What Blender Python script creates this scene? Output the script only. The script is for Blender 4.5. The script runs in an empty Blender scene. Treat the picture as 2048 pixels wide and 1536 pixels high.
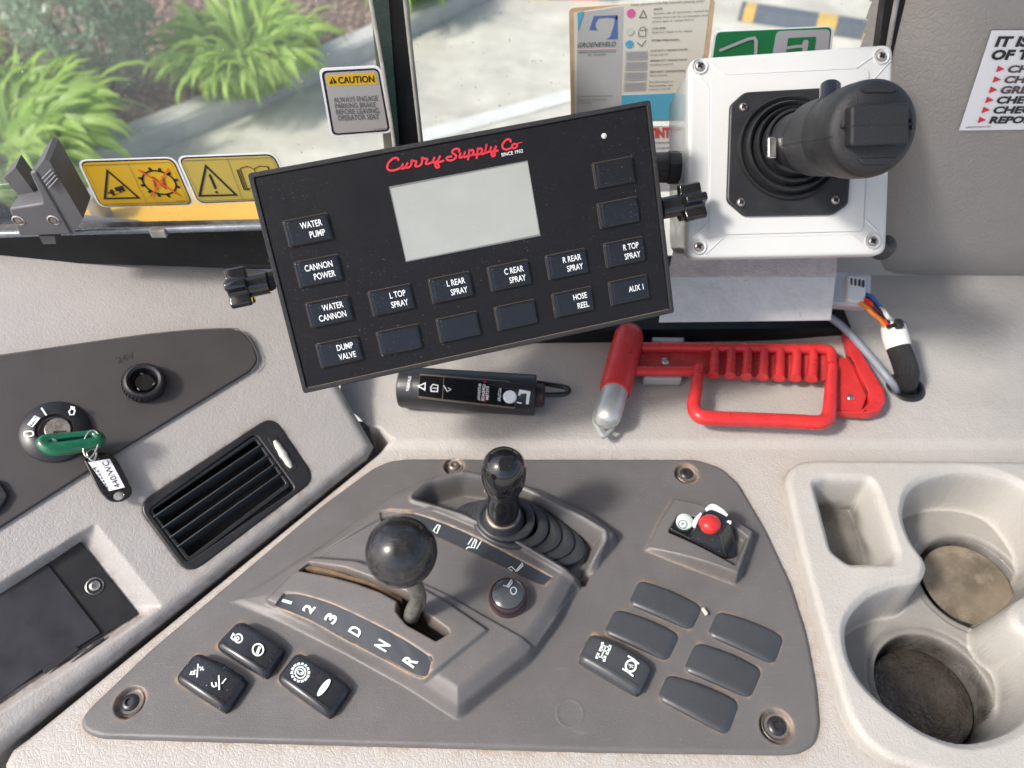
import bpy, math, random
import numpy as np
from mathutils import Vector, Matrix
random.seed(7); rng=np.random.default_rng(7)
SC=bpy.context.scene; COL=SC.collection
# ---------------------------------------------------------------- camera, world, sun, exposure
CZ=2.6; PITCH=50.0; F=1500.0
CAM=np.array([0,0,CZ]); _p=math.radians(PITCH)
FW=np.array([0,math.cos(_p),-math.sin(_p)]); UP=np.array([0,math.sin(_p),math.cos(_p)]); RT=np.array([1.0,0,0])
cd=bpy.data.cameras.new('camera'); cam=bpy.data.objects.new('camera',cd); COL.objects.link(cam)
cam.location=CAM; cam.rotation_euler=(math.radians(90-PITCH),0,0)
cd.sensor_width=36; cd.lens=36*F/2048; cd.clip_start=0.01; cd.clip_end=200
cd.dof.use_dof=True; cd.dof.focus_distance=0.47; cd.dof.aperture_fstop=8.5
SC.camera=cam
SUNV=Vector((0.85,0.37,-1.0)).normalized()
EL=math.asin(-SUNV.z); AZ=math.atan2(-SUNV.x,-SUNV.y)
w=bpy.data.worlds.new('World'); SC.world=w; w.use_nodes=True
sky=w.node_tree.nodes.new('ShaderNodeTexSky'); sky.sky_type='NISHITA'; sky.sun_disc=False
sky.sun_elevation=EL; sky.sun_rotation=AZ; sky.dust_density=3.5; sky.air_density=1.0; sky.ozone_density=.8
bg=w.node_tree.nodes['Background']; w.node_tree.links.new(sky.outputs[0],bg.inputs[0]); bg.inputs[1].default_value=0.14
sd=bpy.data.lights.new('sun','SUN'); sd.energy=1.95; sd.angle=math.radians(7.5); sd.color=(1,.965,.92)
so=bpy.data.objects.new('sun',sd); COL.objects.link(so); so.rotation_euler=SUNV.to_track_quat('-Z','Y').to_euler(); so.location=(-2,-1,5)
SC.view_settings.view_transform='Standard'; SC.view_settings.look='None'; SC.view_settings.exposure=0.90; SC.view_settings.gamma=1
SC.cycles.max_bounces=8; SC.cycles.transparent_max_bounces=12
# ---------------------------------------------------------------- planes
class Plane:
    def __init__(s,O,N,U):
        s.O=np.array(O,float); s.N=np.array(N,float)/np.linalg.norm(N)
        U=np.array(U,float); U=U-s.N*(U@s.N); s.U=U/np.linalg.norm(U); s.V=np.cross(s.N,s.U)
    def ray(s,p,h=0.0):
        p=np.atleast_2d(np.array(p,float)); d=FW+((p[:,0]-1024)/F)[:,None]*RT+((768-p[:,1])/F)[:,None]*UP
        t=((s.O+s.N*h-CAM)@s.N)/(d@s.N); return CAM+d*t[:,None]
    def w(s,p,h=0.0): return s.ray(p,h)[0]
    def uv(s,p,h=0.0):
        W=s.ray(p,h)-s.O; return np.stack([W@s.U,W@s.V],1)
    def at(s,u,v,h=0.0): return s.O+s.U*u+s.V*v+s.N*h
    def M(s,u=0,v=0,h=0,rot=0):
        o=s.at(u,v,h); c,sn=math.cos(rot),math.sin(rot); a=s.U*c+s.V*sn; b=-s.U*sn+s.V*c
        return Matrix(((a[0],b[0],s.N[0],o[0]),(a[1],b[1],s.N[1],o[1]),(a[2],b[2],s.N[2],o[2]),(0,0,0,1)))
def cam_pt(px,py,depth): return CAM+depth*(FW+(px-1024)/F*RT+(768-py)/F*UP)
def Zp(pts,s,ox,oy): return [(ox+x/s,oy+y/s) for x,y in pts]
# ---------------------------------------------------------------- outlines
def cat(pts,n=8,closed=True):
    P=np.array(pts,float); m=len(P); out=[]
    rngi=range(m) if closed else range(m-1)
    for i in rngi:
        if closed: a,b,c,d=P[i-1],P[i],P[(i+1)%m],P[(i+2)%m]
        else: a,b,c,d=P[max(i-1,0)],P[i],P[i+1],P[min(i+2,m-1)]
        for k in range(n):
            t=k/n; out.append(.5*((2*b)+(-a+c)*t+(2*a-5*b+4*c-d)*t*t+(-a+3*b-3*c+d)*t**3))
    if not closed: out.append(P[-1])
    return np.array(out)
def rnd(pts,r,n=6):
    P=np.array(pts,float); m=len(P); out=[]; R=r if hasattr(r,'__len__') else [r]*m
    for i in range(m):
        a,b,c=P[i-1],P[i],P[(i+1)%m]; d1=a-b; d2=c-b; l1=np.linalg.norm(d1); l2=np.linalg.norm(d2)
        d1=d1/l1; d2=d2/l2; t=min(R[i],l1*.48,l2*.48)
        p0=b+d1*t; p1=b+d2*t
        for k in range(n+1):
            s=k/n; out.append((1-s)**2*p0+2*s*(1-s)*b+s*s*p1)
    return np.array(out)
def rect(cx,cy,w_,h_,r=0,n=5,a=0):
    q=np.array([(-w_/2,-h_/2),(w_/2,-h_/2),(w_/2,h_/2),(-w_/2,h_/2)]); c,s=math.cos(a),math.sin(a)
    q=q@np.array([[c,s],[-s,c]])+np.array([cx,cy]); return rnd(q,r,n) if r>0 else q
def circ(cx,cy,r,n=40,r2=None,a=0):
    t=np.linspace(0,2*np.pi,n,endpoint=False); x=r*np.cos(t); y=(r2 or r)*np.sin(t); c,s=math.cos(a),math.sin(a)
    return np.stack([cx+x*c-y*s,cy+x*s+y*c],1)
def sdf(poly,X,Y):
    P=np.array(poly,float); d=np.full(X.shape,1e9); ins=np.zeros(X.shape,bool); n=len(P)
    for i in range(n):
        x1,y1=P[i]; x2,y2=P[(i+1)%n]; ex,ey=x2-x1,y2-y1; L=ex*ex+ey*ey
        if L<1e-16: continue
        t=np.clip(((X-x1)*ex+(Y-y1)*ey)/L,0,1); dx=X-x1-t*ex; dy=Y-y1-t*ey; d=np.minimum(d,dx*dx+dy*dy)
        if y1!=y2:
            c=((y1>Y)!=(y2>Y))&(X<(x2-x1)*(Y-y1)/(y2-y1)+x1); ins^=c
    d=np.sqrt(d); return np.where(ins,-d,d)
def ss(a,b,x): t=np.clip((x-a)/(b-a),0,1); return t*t*(3-2*t)
def ramp(a,b,x): return np.clip((x-a)/(b-a),0,1)
# ---------------------------------------------------------------- object helpers
def raw(V,Fc,smooth=False,name='m'):
    me=bpy.data.meshes.new(name); V=np.asarray(V,float)
    me.from_pydata([tuple(v) for v in V],[],[tuple(f) for f in Fc]); 
    if smooth: me.shade_smooth()
    me.update(); return me
def tag(o,label=None,cat=None,group=None,kind=None):
    if label: o['label']=label
    if cat: o['category']=cat
    if group: o['group']=group
    if kind: o['kind']=kind
    return o
WM={}
def add(name,me,mat=None,parent=None,M=None):
    """mesh in world coordinates (M None) or in local coordinates placed by M"""
    if M is None:
        n=len(me.vertices); co=np.empty(n*3); me.vertices.foreach_get('co',co); co=co.reshape(-1,3)
        c=(co.min(0)+co.max(0))/2; co-=c; me.vertices.foreach_set('co',co.ravel()); me.update(); M=Matrix.Translation(Vector(c))
    me.name=name
    o=bpy.data.objects.new(name,me); COL.objects.link(o)
    if mat is not None and len(me.materials)==0: me.materials.append(mat)
    if parent is not None:
        o.parent=parent; o.matrix_local=WM[parent.name].inverted()@M
    else: o.matrix_local=M
    WM[o.name]=M; return o
def thing(name,label,cat_,loc=None,group=None,M=None,kind=None,parent=None):
    o=bpy.data.objects.new(name,None); COL.objects.link(o); o.empty_display_size=.02
    M=M if M is not None else Matrix.Translation(Vector(loc))
    if parent is not None: o.parent=parent; o.matrix_local=WM[parent.name].inverted()@M
    else: o.matrix_local=M
    WM[o.name]=M
    return tag(o,label,cat_,group,kind)
def xf(me,M): me.transform(M); return me
def curve_mesh(cu):
    o=bpy.data.objects.new('tmp',cu); COL.objects.link(o)
    dg=bpy.context.evaluated_depsgraph_get(); dg.update(); me=bpy.data.meshes.new_from_object(o.evaluated_get(dg))
    bpy.data.objects.remove(o); bpy.data.curves.remove(cu); return me
def plate(out,h0,h1,bev=0.0005,holes=(),P=None,seg=2,smooth=False):
    """extruded outline in uv metres; transformed to world through P if given"""
    th=h1-h0; bev=min(bev,th*.49)
    cu=bpy.data.curves.new('c','CURVE'); cu.dimensions='2D'; cu.fill_mode='BOTH'
    for q in [out]+list(holes):
        s=cu.splines.new('POLY'); s.points.add(len(q)-1)
        for i,(x,y) in enumerate(q): s.points[i].co=(x,y,0,1)
        s.use_cyclic_u=True
    cu.extrude=max(th/2-bev,1e-5); cu.bevel_depth=bev; cu.bevel_resolution=seg; cu.offset=-bev
    me=curve_mesh(cu)
    xf(me,Matrix.Translation((0,0,(h0+h1)/2)))
    if P is not None: xf(me,P.M() if isinstance(P,Plane) else P)
    if smooth: smooth_by_angle(me)
    return me
def smooth_by_angle(me,a=35):
    me.shade_smooth(); 
    try: me.set_sharp_from_angle(angle=math.radians(a))
    except Exception: pass
    return me
def lathe(prof,seg=32,M=None,a=40):
    V=[];Fc=[];n=len(prof)
    for r,h in prof:
        for k in range(seg):
            t=2*math.pi*k/seg; V.append((r*math.cos(t),r*math.sin(t),h))
    for i in range(n-1):
        for k in range(seg):
            b=(k+1)%seg; Fc.append((i*seg+k,i*seg+b,(i+1)*seg+b,(i+1)*seg+k))
    if prof[0][0]>1e-7: Fc.append(tuple(range(seg))[::-1])
    if prof[-1][0]>1e-7: Fc.append(tuple((n-1)*seg+k for k in range(seg)))
    me=raw(V,Fc); smooth_by_angle(me,a)
    if M is not None: xf(me,M)
    return me
def frame(o,z,x=(1,0,0)):
    z=np.array(z,float)/np.linalg.norm(z); x=np.array(x,float); x=x if abs(x@z)<.99*np.linalg.norm(x) else np.array([0,0,1.0]); x=x-z*(x@z); x/=np.linalg.norm(x); y=np.cross(z,x)
    return Matrix(((x[0],y[0],z[0],o[0]),(x[1],y[1],z[1],o[1]),(x[2],y[2],z[2],o[2]),(0,0,0,1)))
def tube(pts,r,seg=12,closed=False,sub=6,smoothpath=True,caps=True,flat=None):
    P=np.array(pts,float); R=np.array(r if hasattr(r,'__len__') else [r]*len(P),float)
    if smoothpath and len(P)>2:
        Q=cat(np.column_stack([P,R]),sub,closed); P=Q[:,:3]; R=Q[:,3]
    n=len(P); T=np.gradient(P,axis=0) if not closed else (np.roll(P,-1,0)-np.roll(P,1,0)); T/=np.linalg.norm(T,axis=1)[:,None]+1e-12
    nrm=np.cross(T[0],[0,0,1.0]); 
    if np.linalg.norm(nrm)<.1: nrm=np.cross(T[0],[1.0,0,0])
    nrm/=np.linalg.norm(nrm); V=[];Fc=[]
    for i in range(n):
        nrm=nrm-T[i]*(nrm@T[i]); nrm/=np.linalg.norm(nrm); b=np.cross(T[i],nrm)
        for k in range(seg):
            t=2*math.pi*k/seg; V.append(P[i]+R[i]*(nrm*math.cos(t)+b*math.sin(t)))
    m=n if closed else n-1
    for i in range(m):
        j=(i+1)%n
        for k in range(seg):
            q=(k+1)%seg; Fc.append((i*seg+k,i*seg+q,j*seg+q,j*seg+k))
    if not closed and caps: Fc.append(tuple(range(seg))[::-1]); Fc.append(tuple((n-1)*seg+k for k in range(seg)))
    me=raw(V,Fc); smooth_by_angle(me,50); return me
def join(ms,name='m'):
    V=[];Fc=[];sm=[];off=0
    for me in ms:
        n=len(me.vertices); co=np.empty(n*3); me.vertices.foreach_get('co',co); V.append(co.reshape(-1,3))
        for p in me.polygons: Fc.append(tuple(v+off for v in p.vertices)); sm.append(p.use_smooth)
        off+=n
        bpy.data.meshes.remove(me)
    me=raw(np.concatenate(V),Fc); me.polygons.foreach_set('use_smooth',sm)
    try: me.set_sharp_from_angle(angle=math.radians(40))
    except Exception: pass
    return me
def box3(M,sx,sy,sz,bev=.001,n=2):
    return plate(rect(0,0,sx,sy,bev*1.5,3),-sz/2,sz/2,bev,P=M,smooth=True,seg=n)
def hf(name,P,u0,u1,v0,v1,res,fn,mat,parent=None):
    nu=int((u1-u0)/res)+1; nv=int((v1-v0)/res)+1
    u=np.linspace(u0,u1,nu); v=np.linspace(v0,v1,nv); U,V=np.meshgrid(u,v)
    H,keep,dirt_shade=fn(U,V)
    W=P.O+U[...,None]*P.U+V[...,None]*P.V+H[...,None]*P.N; W=W.reshape(-1,3)
    idx=np.arange(nu*nv).reshape(nv,nu); k=keep
    q=k[:-1,:-1]&k[1:,:-1]&k[:-1,1:]&k[1:,1:]
    Fq=np.stack([idx[:-1,:-1][q],idx[:-1,1:][q],idx[1:,1:][q],idx[1:,:-1][q]],1)
    used=np.zeros(nu*nv,bool); used[Fq.ravel()]=True; remap=np.cumsum(used)-1
    W=W[used]; Fq=remap[Fq]; D=dirt_shade.reshape(-1)[used]
    me=bpy.data.meshes.new(name); me.vertices.add(len(W)); me.vertices.foreach_set('co',W.ravel())
    me.loops.add(len(Fq)*4); me.loops.foreach_set('vertex_index',Fq.ravel().astype(np.int32))
    me.polygons.add(len(Fq)); me.polygons.foreach_set('loop_start',np.arange(0,len(Fq)*4,4,dtype=np.int32))
    me.update(calc_edges=True); me.validate()
    a=me.attributes.new('dirt_shade','FLOAT','POINT'); a.data.foreach_set('value',D.astype(np.float32))
    me.shade_smooth(); return add(name,me,mat,parent)
# text as flat geometry
_tc={}
def text_geo(s,bold=0.0,shear=0.0):
    k=(s,bold,shear)
    if k in _tc: return _tc[k]
    def mk(t):
        cu=bpy.data.curves.new('t','FONT'); cu.body=t; cu.offset=bold; cu.shear=shear; cu.extrude=0.0; cu.resolution_u=3; cu.fill_mode='FRONT'
        me=curve_mesh(cu); n=len(me.vertices); co=np.empty(n*3); me.vertices.foreach_get('co',co)
        f=[tuple(p.vertices) for p in me.polygons]; bpy.data.meshes.remove(me); return co.reshape(-1,3)[:,:2],f
    if 'H' not in _tc: _tc['H']=mk('H')[0][:,1].max()
    c,f=mk(s); _tc[k]=(c,f,_tc['H']); return _tc[k]
def text3(s,P,A,B,C,h,bold=0.0,px=True,shear=0.0):
    """baseline from A to B, cap height towards C, on plane P at height h"""
    if px: A,B,C=P.uv([A,B,C],h)
    else: A,B,C=map(np.array,(A,B,C))
    c,f,H=text_geo(s,bold,shear); x0,x1=c[:,0].min(),c[:,0].max()
    q=A+((c[:,0]-x0)/(x1-x0))[:,None]*(B-A)+(c[:,1]/H)[:,None]*(C-A)
    return raw([P.at(u,v,h) for u,v in q],f)
def ribbon(P,pts,wd,h,closed=False,th=0.0,px=True,sm=False):
    q=P.uv(pts,h) if px else np.array(pts,float)
    if sm: q=cat(q,5,closed)
    n=len(q); V=[];Fc=[]; m=n if closed else n-1
    T=[]
    for i in range(n):
        a=q[(i-1)%n] if (closed or i>0) else q[i]; b=q[(i+1)%n] if (closed or i<n-1) else q[i]
        t=b-a; t/=np.linalg.norm(t)+1e-12
        if closed or 0<i<n-1:
            t1=q[i]-a; t1/=np.linalg.norm(t1)+1e-12; k=min(1/max(abs(t@t1),.35),1.9)
        else: k=1
        T.append((t,k))
    for i in range(n):
        t,k=T[i]; nn=np.array([-t[1],t[0]])*wd/2*k
        e=0
        if not closed and i==0: e=-wd*.35
        if not closed and i==n-1: e=wd*.35
        p=q[i]+t*e
        V.append(P.at(*(p+nn),h)); V.append(P.at(*(p-nn),h))
    for i in range(m):
        j=(i+1)%n; Fc.append((2*i,2*i+1,2*j+1,2*j))
    return raw(V,Fc)
def disc(P,c,r,h,n=24,px=True,r2=None,a=0):
    if px: c=P.uv([c],h)[0]
    q=circ(c[0],c[1],r,n,r2,a); return raw([P.at(u,v,h) for u,v in q],[tuple(range(n))])
def polyf(P,pts,h,px=True):
    q=P.uv(pts,h) if px else pts; return raw([P.at(u,v,h) for u,v in q],[tuple(range(len(q)))])
# ---------------------------------------------------------------- materials
MAT={}
def mat(name,col,rough=.5,metal=0,grain=None,bump=0.0,bdist=.0005,var=0.0,varscale=30,speck=0.0,dirt_shade_col=None,spec=.5,coat=0,leather=0,alpha=1,spsize=900,stretch=None,dirt_shade_max=1.0,scuff=0,dirt_shade_scale=260,wet=0):
    m=bpy.data.materials.new(name); m.use_nodes=True; nt=m.node_tree; b=nt.nodes['Principled BSDF']; N=nt.nodes.new; L=nt.links.new
    b.inputs['Roughness'].default_value=rough; b.inputs['Metallic'].default_value=metal; b.inputs['Specular IOR Level'].default_value=spec
    b.inputs['Coat Weight'].default_value=coat; b.inputs['Coat Roughness'].default_value=.08
    geo=N('ShaderNodeNewGeometry'); src=geo.outputs['Position']
    if stretch:
        mp=N('ShaderNodeMapping'); mp.inputs['Scale'].default_value=stretch; L(src,mp.inputs[0]); src=mp.outputs[0]
    rgb=N('ShaderNodeRGB'); rgb.outputs[0].default_value=(*col,1); cur=rgb.outputs[0]
    def mix(fac,c2,blend='MIX'):
        nonlocal cur
        x=N('ShaderNodeMix'); x.data_type='RGBA'; x.blend_type=blend
        if isinstance(fac,float): x.inputs[0].default_value=fac
        else: L(fac,x.inputs[0])
        L(cur,x.inputs[6]); 
        if hasattr(c2,'is_output'): L(c2,x.inputs[7])
        else: x.inputs[7].default_value=(*c2,1)
        cur=x.outputs[2]
    def noise(sc,det=3,ro=.6):
        n=N('ShaderNodeTexNoise'); n.inputs['Scale'].default_value=sc; n.inputs['Detail'].default_value=det; n.inputs['Roughness'].default_value=ro; L(src,n.inputs['Vector']); return n.outputs['Fac']
    def mr(x,a,b_,c=0,d=1):
        r=N('ShaderNodeMapRange'); r.inputs[1].default_value=a; r.inputs[2].default_value=b_; r.inputs[3].default_value=c; r.inputs[4].default_value=d; L(x,r.inputs[0]); return r.outputs[0]
    if var>0:
        f=mr(noise(varscale,5),.35,.7,0,var); mix(f,tuple(c*.45 for c in col))
        f=mr(noise(varscale*2.3,5),.5,.75,0,var*.6); mix(f,tuple(min(1,c*1.5+.02) for c in col))
    if speck>0:
        gate=mr(noise(14,3),.42,.62,.12,1.0)
        def gated(f):
            q=N('ShaderNodeMath'); q.operation='MULTIPLY'; L(f,q.inputs[0]); L(gate,q.inputs[1]); return q.outputs[0]
        f=gated(mr(noise(spsize,2),.69,.76,0,speck)); mix(f,(.55,.52,.47))
        f=gated(mr(noise(spsize*.45,2),.72,.78,0,speck*.8)); mix(f,(.42,.36,.29))
    if scuff>0:
        n=N('ShaderNodeTexNoise'); mp2=N('ShaderNodeMapping'); mp2.inputs['Scale'].default_value=(60,700,300); mp2.inputs['Rotation'].default_value=(0.3,.2,.6); L(geo.outputs['Position'],mp2.inputs[0]); L(mp2.outputs[0],n.inputs['Vector']); n.inputs['Scale'].default_value=1; n.inputs['Detail'].default_value=4
        f=mr(n.outputs['Fac'],.62,.75,0,scuff); mix(f,tuple(min(1,c*2+.08) for c in col))
    if dirt_shade_col:
        at=N('ShaderNodeAttribute'); at.attribute_name='dirt_shade'
        mlt=N('ShaderNodeMath'); mlt.operation='MULTIPLY'; L(at.outputs['Fac'],mlt.inputs[0]); L(mr(noise(dirt_shade_scale if wet else 110,5),.25 if wet else .40,.62,.04 if not wet else .72,dirt_shade_max),mlt.inputs[1]); mix(mlt.outputs[0],dirt_shade_col)
    L(cur,b.inputs['Base Color'])
    rr=mr(noise(varscale*1.7,4),.3,.7,max(rough-.09,.03),min(rough+.10,1)); 
    if wet:
        mw=N('ShaderNodeMapRange'); mw.inputs[1].default_value=.5; mw.inputs[2].default_value=.95; mw.inputs[3].default_value=1; mw.inputs[4].default_value=.35; L(at.outputs['Fac'],mw.inputs[0]); mm_=N('ShaderNodeMath'); mm_.operation='MULTIPLY'; L(rr,mm_.inputs[0]); L(mw.outputs[0],mm_.inputs[1]); rr=mm_.outputs[0]
    L(rr,b.inputs['Roughness'])
    hsrc=None
    if leather>0:
        wn=N('ShaderNodeTexNoise'); wn.inputs['Scale'].default_value=150; wn.inputs['Detail'].default_value=2; L(src,wn.inputs['Vector'])
        ad=N('ShaderNodeMixRGB'); ad.blend_type='ADD'; ad.inputs[0].default_value=.006; L(src,ad.inputs[1]); L(wn.outputs['Color'],ad.inputs[2])
        vo=N('ShaderNodeTexVoronoi'); vo.feature='DISTANCE_TO_EDGE'; vo.inputs['Scale'].default_value=leather; L(ad.outputs[0],vo.inputs['Vector'])
        hsrc=mr(vo.outputs['Distance'],0,.16,0,1)
        n2=N('ShaderNodeMath'); n2.operation='ADD'; L(hsrc,n2.inputs[0]); q=mr(noise(leather*.33,4),.3,.7,0,1.6); L(q,n2.inputs[1]); hsrc=n2.outputs[0]
    elif grain: hsrc=noise(grain,3,.65)
    if hsrc is not None and bump>0:
        bp=N('ShaderNodeBump'); bp.inputs['Strength'].default_value=bump; bp.inputs['Distance'].default_value=bdist; L(hsrc,bp.inputs['Height']); L(bp.outputs[0],b.inputs['Normal'])
    MAT[name]=m; return m
DECK=mat('beige_grey_dash_plastic',(.43,.405,.375),.52,leather=330,bump=.34,bdist=.0006,var=.12,varscale=14,dirt_shade_col=(.30,.21,.13),speck=.12,spsize=420,spec=.4)
WINGM=mat('wing_dash_plastic',(.37,.35,.335),.42,leather=300,bump=.22,bdist=.0005,var=.10,varscale=16,dirt_shade_col=(.16,.11,.08),speck=.06,spsize=420,spec=.4)
CUPM=mat('cup_holder_plastic',(.44,.42,.385),.45,leather=330,bump=.28,bdist=.0005,var=.12,varscale=18,dirt_shade_col=(.045,.040,.035),speck=.06,spec=.4,dirt_shade_scale=45,wet=1)
PANEL=mat('taupe_console_plastic',(.128,.121,.118),.38,grain=1600,bump=.5,bdist=.0004,var=.28,varscale=13,speck=.6,spsize=1300,dirt_shade_col=(.42,.26,.14),spec=.5,scuff=.12)
DPANEL=mat('dark_brown_dash_panel',(.050,.045,.045),.55,grain=1500,bump=.3,bdist=.0003,var=.1,varscale=20,speck=.15,spsize=900)
BLK=mat('black_plastic',(.018,.018,.021),.36,grain=1800,bump=.15,bdist=.0002,var=.15,varscale=40,speck=.3,spsize=1000)
BLKM=mat('black_matte_membrane',(.008,.008,.010),.55,grain=2600,bump=.18,bdist=.0002,var=.08,varscale=30,speck=.45,spsize=1150,scuff=.05,spec=.25)
BLKR=mat('black_textured_metal',(.012,.012,.014),.5,grain=1300,bump=1.0,bdist=.0008,speck=.35,spsize=900)
KEYB=mat('black_button_film',(.009,.009,.010),.22,grain=2000,bump=.05,bdist=.0002,speck=.4,spsize=1000,coat=.15)
GLOSSB=mat('glossy_black_plastic',(.010,.010,.012),.09,speck=.25,spsize=800,coat=.3)
BALLM=mat('worn_black_ball',(.024,.024,.027),.20,var=.9,varscale=60,speck=.2,spsize=700,scuff=.25)
RUBB=mat('black_rubber',(.018,.018,.020),.42,grain=900,bump=.2,bdist=.0004,var=.3,varscale=50,speck=.3,spsize=800)
GRIPM=mat('grip_rubber',(.014,.014,.016),.42,grain=1500,bump=.7,bdist=.0006,speck=.25,spsize=1300,var=.1)
SLATE=mat('slate_switch_plastic',(.050,.054,.060),.36,grain=1700,bump=.12,bdist=.0002,var=.15,varscale=50,speck=.35,spsize=900)
SWB=mat('black_rocker_plastic',(.020,.022,.027),.25,grain=1700,bump=.10,bdist=.0002,var=.2,varscale=50,speck=.8,spsize=620,coat=.1)
STRIP=mat('strip_label_plastic',(.035,.042,.052),.5,var=.12,varscale=30,speck=.25)
RED=mat('red_plastic',(.58,.030,.030),.32,grain=500,bump=.12,bdist=.0004,var=.3,varscale=45,speck=.3,spsize=500)
REDD=mat('red_plastic_dusty',(.50,.05,.05),.55,var=.5,varscale=45,speck=.5,spsize=300)
WHT=mat('white_enclosure_plastic',(.56,.565,.55),.40,grain=900,bump=.05,bdist=.0003,var=.05,varscale=20,speck=.05,dirt_shade_col=(.45,.38,.3))
STEEL=mat('bright_steel',(.62,.60,.57),.28,1,grain=300,bump=.1,bdist=.0004,var=.3,varscale=120)
RUSTY=mat('dusty_steel',(.30,.25,.21),.45,.7,grain=400,bump=.3,bdist=.0005,var=.6,varscale=200)
DARKST=mat('dark_screw_steel',(.06,.06,.065),.35,.6,var=.4,varscale=300)
DUSTM=mat('brown_dust',(.21,.14,.085),.95,var=.5,varscale=200,grain=900,bump=.6,bdist=.001)
TAN=mat('tan_dust_line',(.45,.29,.16),.95,var=.4,varscale=300)
ALU=mat('dimpled_silver_sheet',(.54,.515,.50),.36,.25,grain=95,bump=.35,bdist=.003,var=.2,varscale=60)
ALU2=mat('pink_reflection_sheet',(.66,.57,.55),.36,.25,grain=420,bump=.7,bdist=.002,var=.35,varscale=110)  # top fold of the same sheet, its pink reflection put into the colour
LCD=mat('grey_lcd_glass',(.36,.375,.35),.14,var=.14,varscale=20,speck=.3,spsize=520,scuff=.04)
INKW=mat('white_ink',(.80,.82,.82),.5)
INKG=mat('pale_green_white_ink',(.74,.82,.78),.5,var=.2,varscale=300)
INKR=mat('red_ink',(.62,.03,.045),.5)
INKK=mat('black_ink',(.015,.015,.017),.5)
INKGY=mat('grey_ink',(.12,.12,.12),.6)
YEL=mat('yellow_sticker',(.66,.40,.02),.35,var=.04,varscale=20)
YEL2=mat('pale_yellow_sticker',(.48,.37,.08),.35,var=.04,varscale=20)
GREYST=mat('grey_sticker',(.37,.355,.355),.4,var=.05,varscale=30)
WHST=mat('white_sticker',(.80,.80,.83),.4,var=.03,varscale=40)
CREAM=mat('aged_cream_paper',(.74,.70,.60),.6,var=.12,varscale=30)
TANP=mat('browned_paper_edge',(.66,.47,.27),.7,var=.4,varscale=60)
GREYP=mat('grey_printed_paper',(.50,.50,.48),.6,var=.1,varscale=30)
BLUEP=mat('blue_print',(.10,.17,.42),.6); CYANP=mat('cyan_print',(.10,.42,.60),.6,var=.15,varscale=50); PINKP=mat('pink_print',(.75,.12,.32),.6)
GREENS=mat('green_sign_vinyl',(.012,.17,.055),.35,var=.1,varscale=60); GREYV=mat('grey_vinyl',(.40,.39,.41),.4)
FRAME=mat('black_window_frame',(.006,.007,.009),.45,grain=120,bump=.15,bdist=.002,var=.3,varscale=20,speck=.12,spsize=350,spec=.3)
SEAL=mat('dirty_seal',(.36,.35,.33),.6,var=.8,varscale=45,grain=200,bump=.4,bdist=.001)
LATCH=mat('grey_latch_plastic',(.10,.10,.105),.45,grain=800,bump=.2,bdist=.0004,var=.2,varscale=40,speck=.15)
HOOD=mat('yellow_paint',(.74,.40,.045),.45,var=.2,varscale=8,speck=.1,spsize=80)
GREENK=mat('green_pearl_plastic',(.004,.11,.05),.16,var=.5,varscale=180,coat=.4)
CEMENT=mat('concrete_driveway',(.57,.54,.465),.8,grain=40,bump=.3,bdist=.01,var=.55,varscale=2.1)
KERBM=mat('kerb_concrete',(.50,.49,.46),.85,grain=60,bump=.4,bdist=.01,var=.4,varscale=5)
MULCH=mat('mulch_soil',(.17,.115,.095),.95,grain=60,bump=1,bdist=.02,var=.6,varscale=18)
CHIP=mat('bark_chip',(.31,.21,.175),.9,var=.6,varscale=9)
LAWN=mat('lawn',(.10,.20,.04),.9,var=.5,varscale=8)
FENCEM=mat('dark_green_fence_paint',(.02,.05,.04),.5)
def leafmat(name,c1,c2,tr=.55):
    m=bpy.data.materials.new(name); m.use_nodes=True; nt=m.node_tree; b=nt.nodes['Principled BSDF']; N=nt.nodes.new; L=nt.links.new
    oi=N('ShaderNodeNewGeometry'); g=N('ShaderNodeNewGeometry'); n=N('ShaderNodeTexNoise'); n.inputs['Scale'].default_value=9; L(g.outputs['Position'],n.inputs['Vector'])
    ad=N('ShaderNodeMath'); ad.operation='ADD'; L(oi.outputs['Random Per Island'],ad.inputs[0]); L(n.outputs['Fac'],ad.inputs[1])
    r=N('ShaderNodeMapRange'); r.inputs[1].default_value=.2; r.inputs[2].default_value=1.5; L(ad.outputs[0],r.inputs[0])
    x=N('ShaderNodeMix'); x.data_type='RGBA'; L(r.outputs[0],x.inputs[0]); x.inputs[6].default_value=(*c1,1); x.inputs[7].default_value=(*c2,1)
    L(x.outputs[2],b.inputs['Base Color']); b.inputs['Roughness'].default_value=.42; b.inputs['Subsurface Weight'].default_value=0
    t=N('ShaderNodeBsdfTranslucent'); L(x.outputs[2],t.inputs[0]); ms=N('ShaderNodeMixShader'); ms.inputs[0].default_value=tr; L(b.outputs[0],ms.inputs[1]); L(t.outputs[0],ms.inputs[2])
    L(ms.outputs[0],nt.nodes['Material Output'].inputs[0]); return m
LEAF=leafmat('strap_leaf',(.20,.38,.045),(.50,.68,.15)); LEAF2=leafmat('grey_green_leaf',(.16,.26,.16),(.34,.44,.30),.4)
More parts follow.
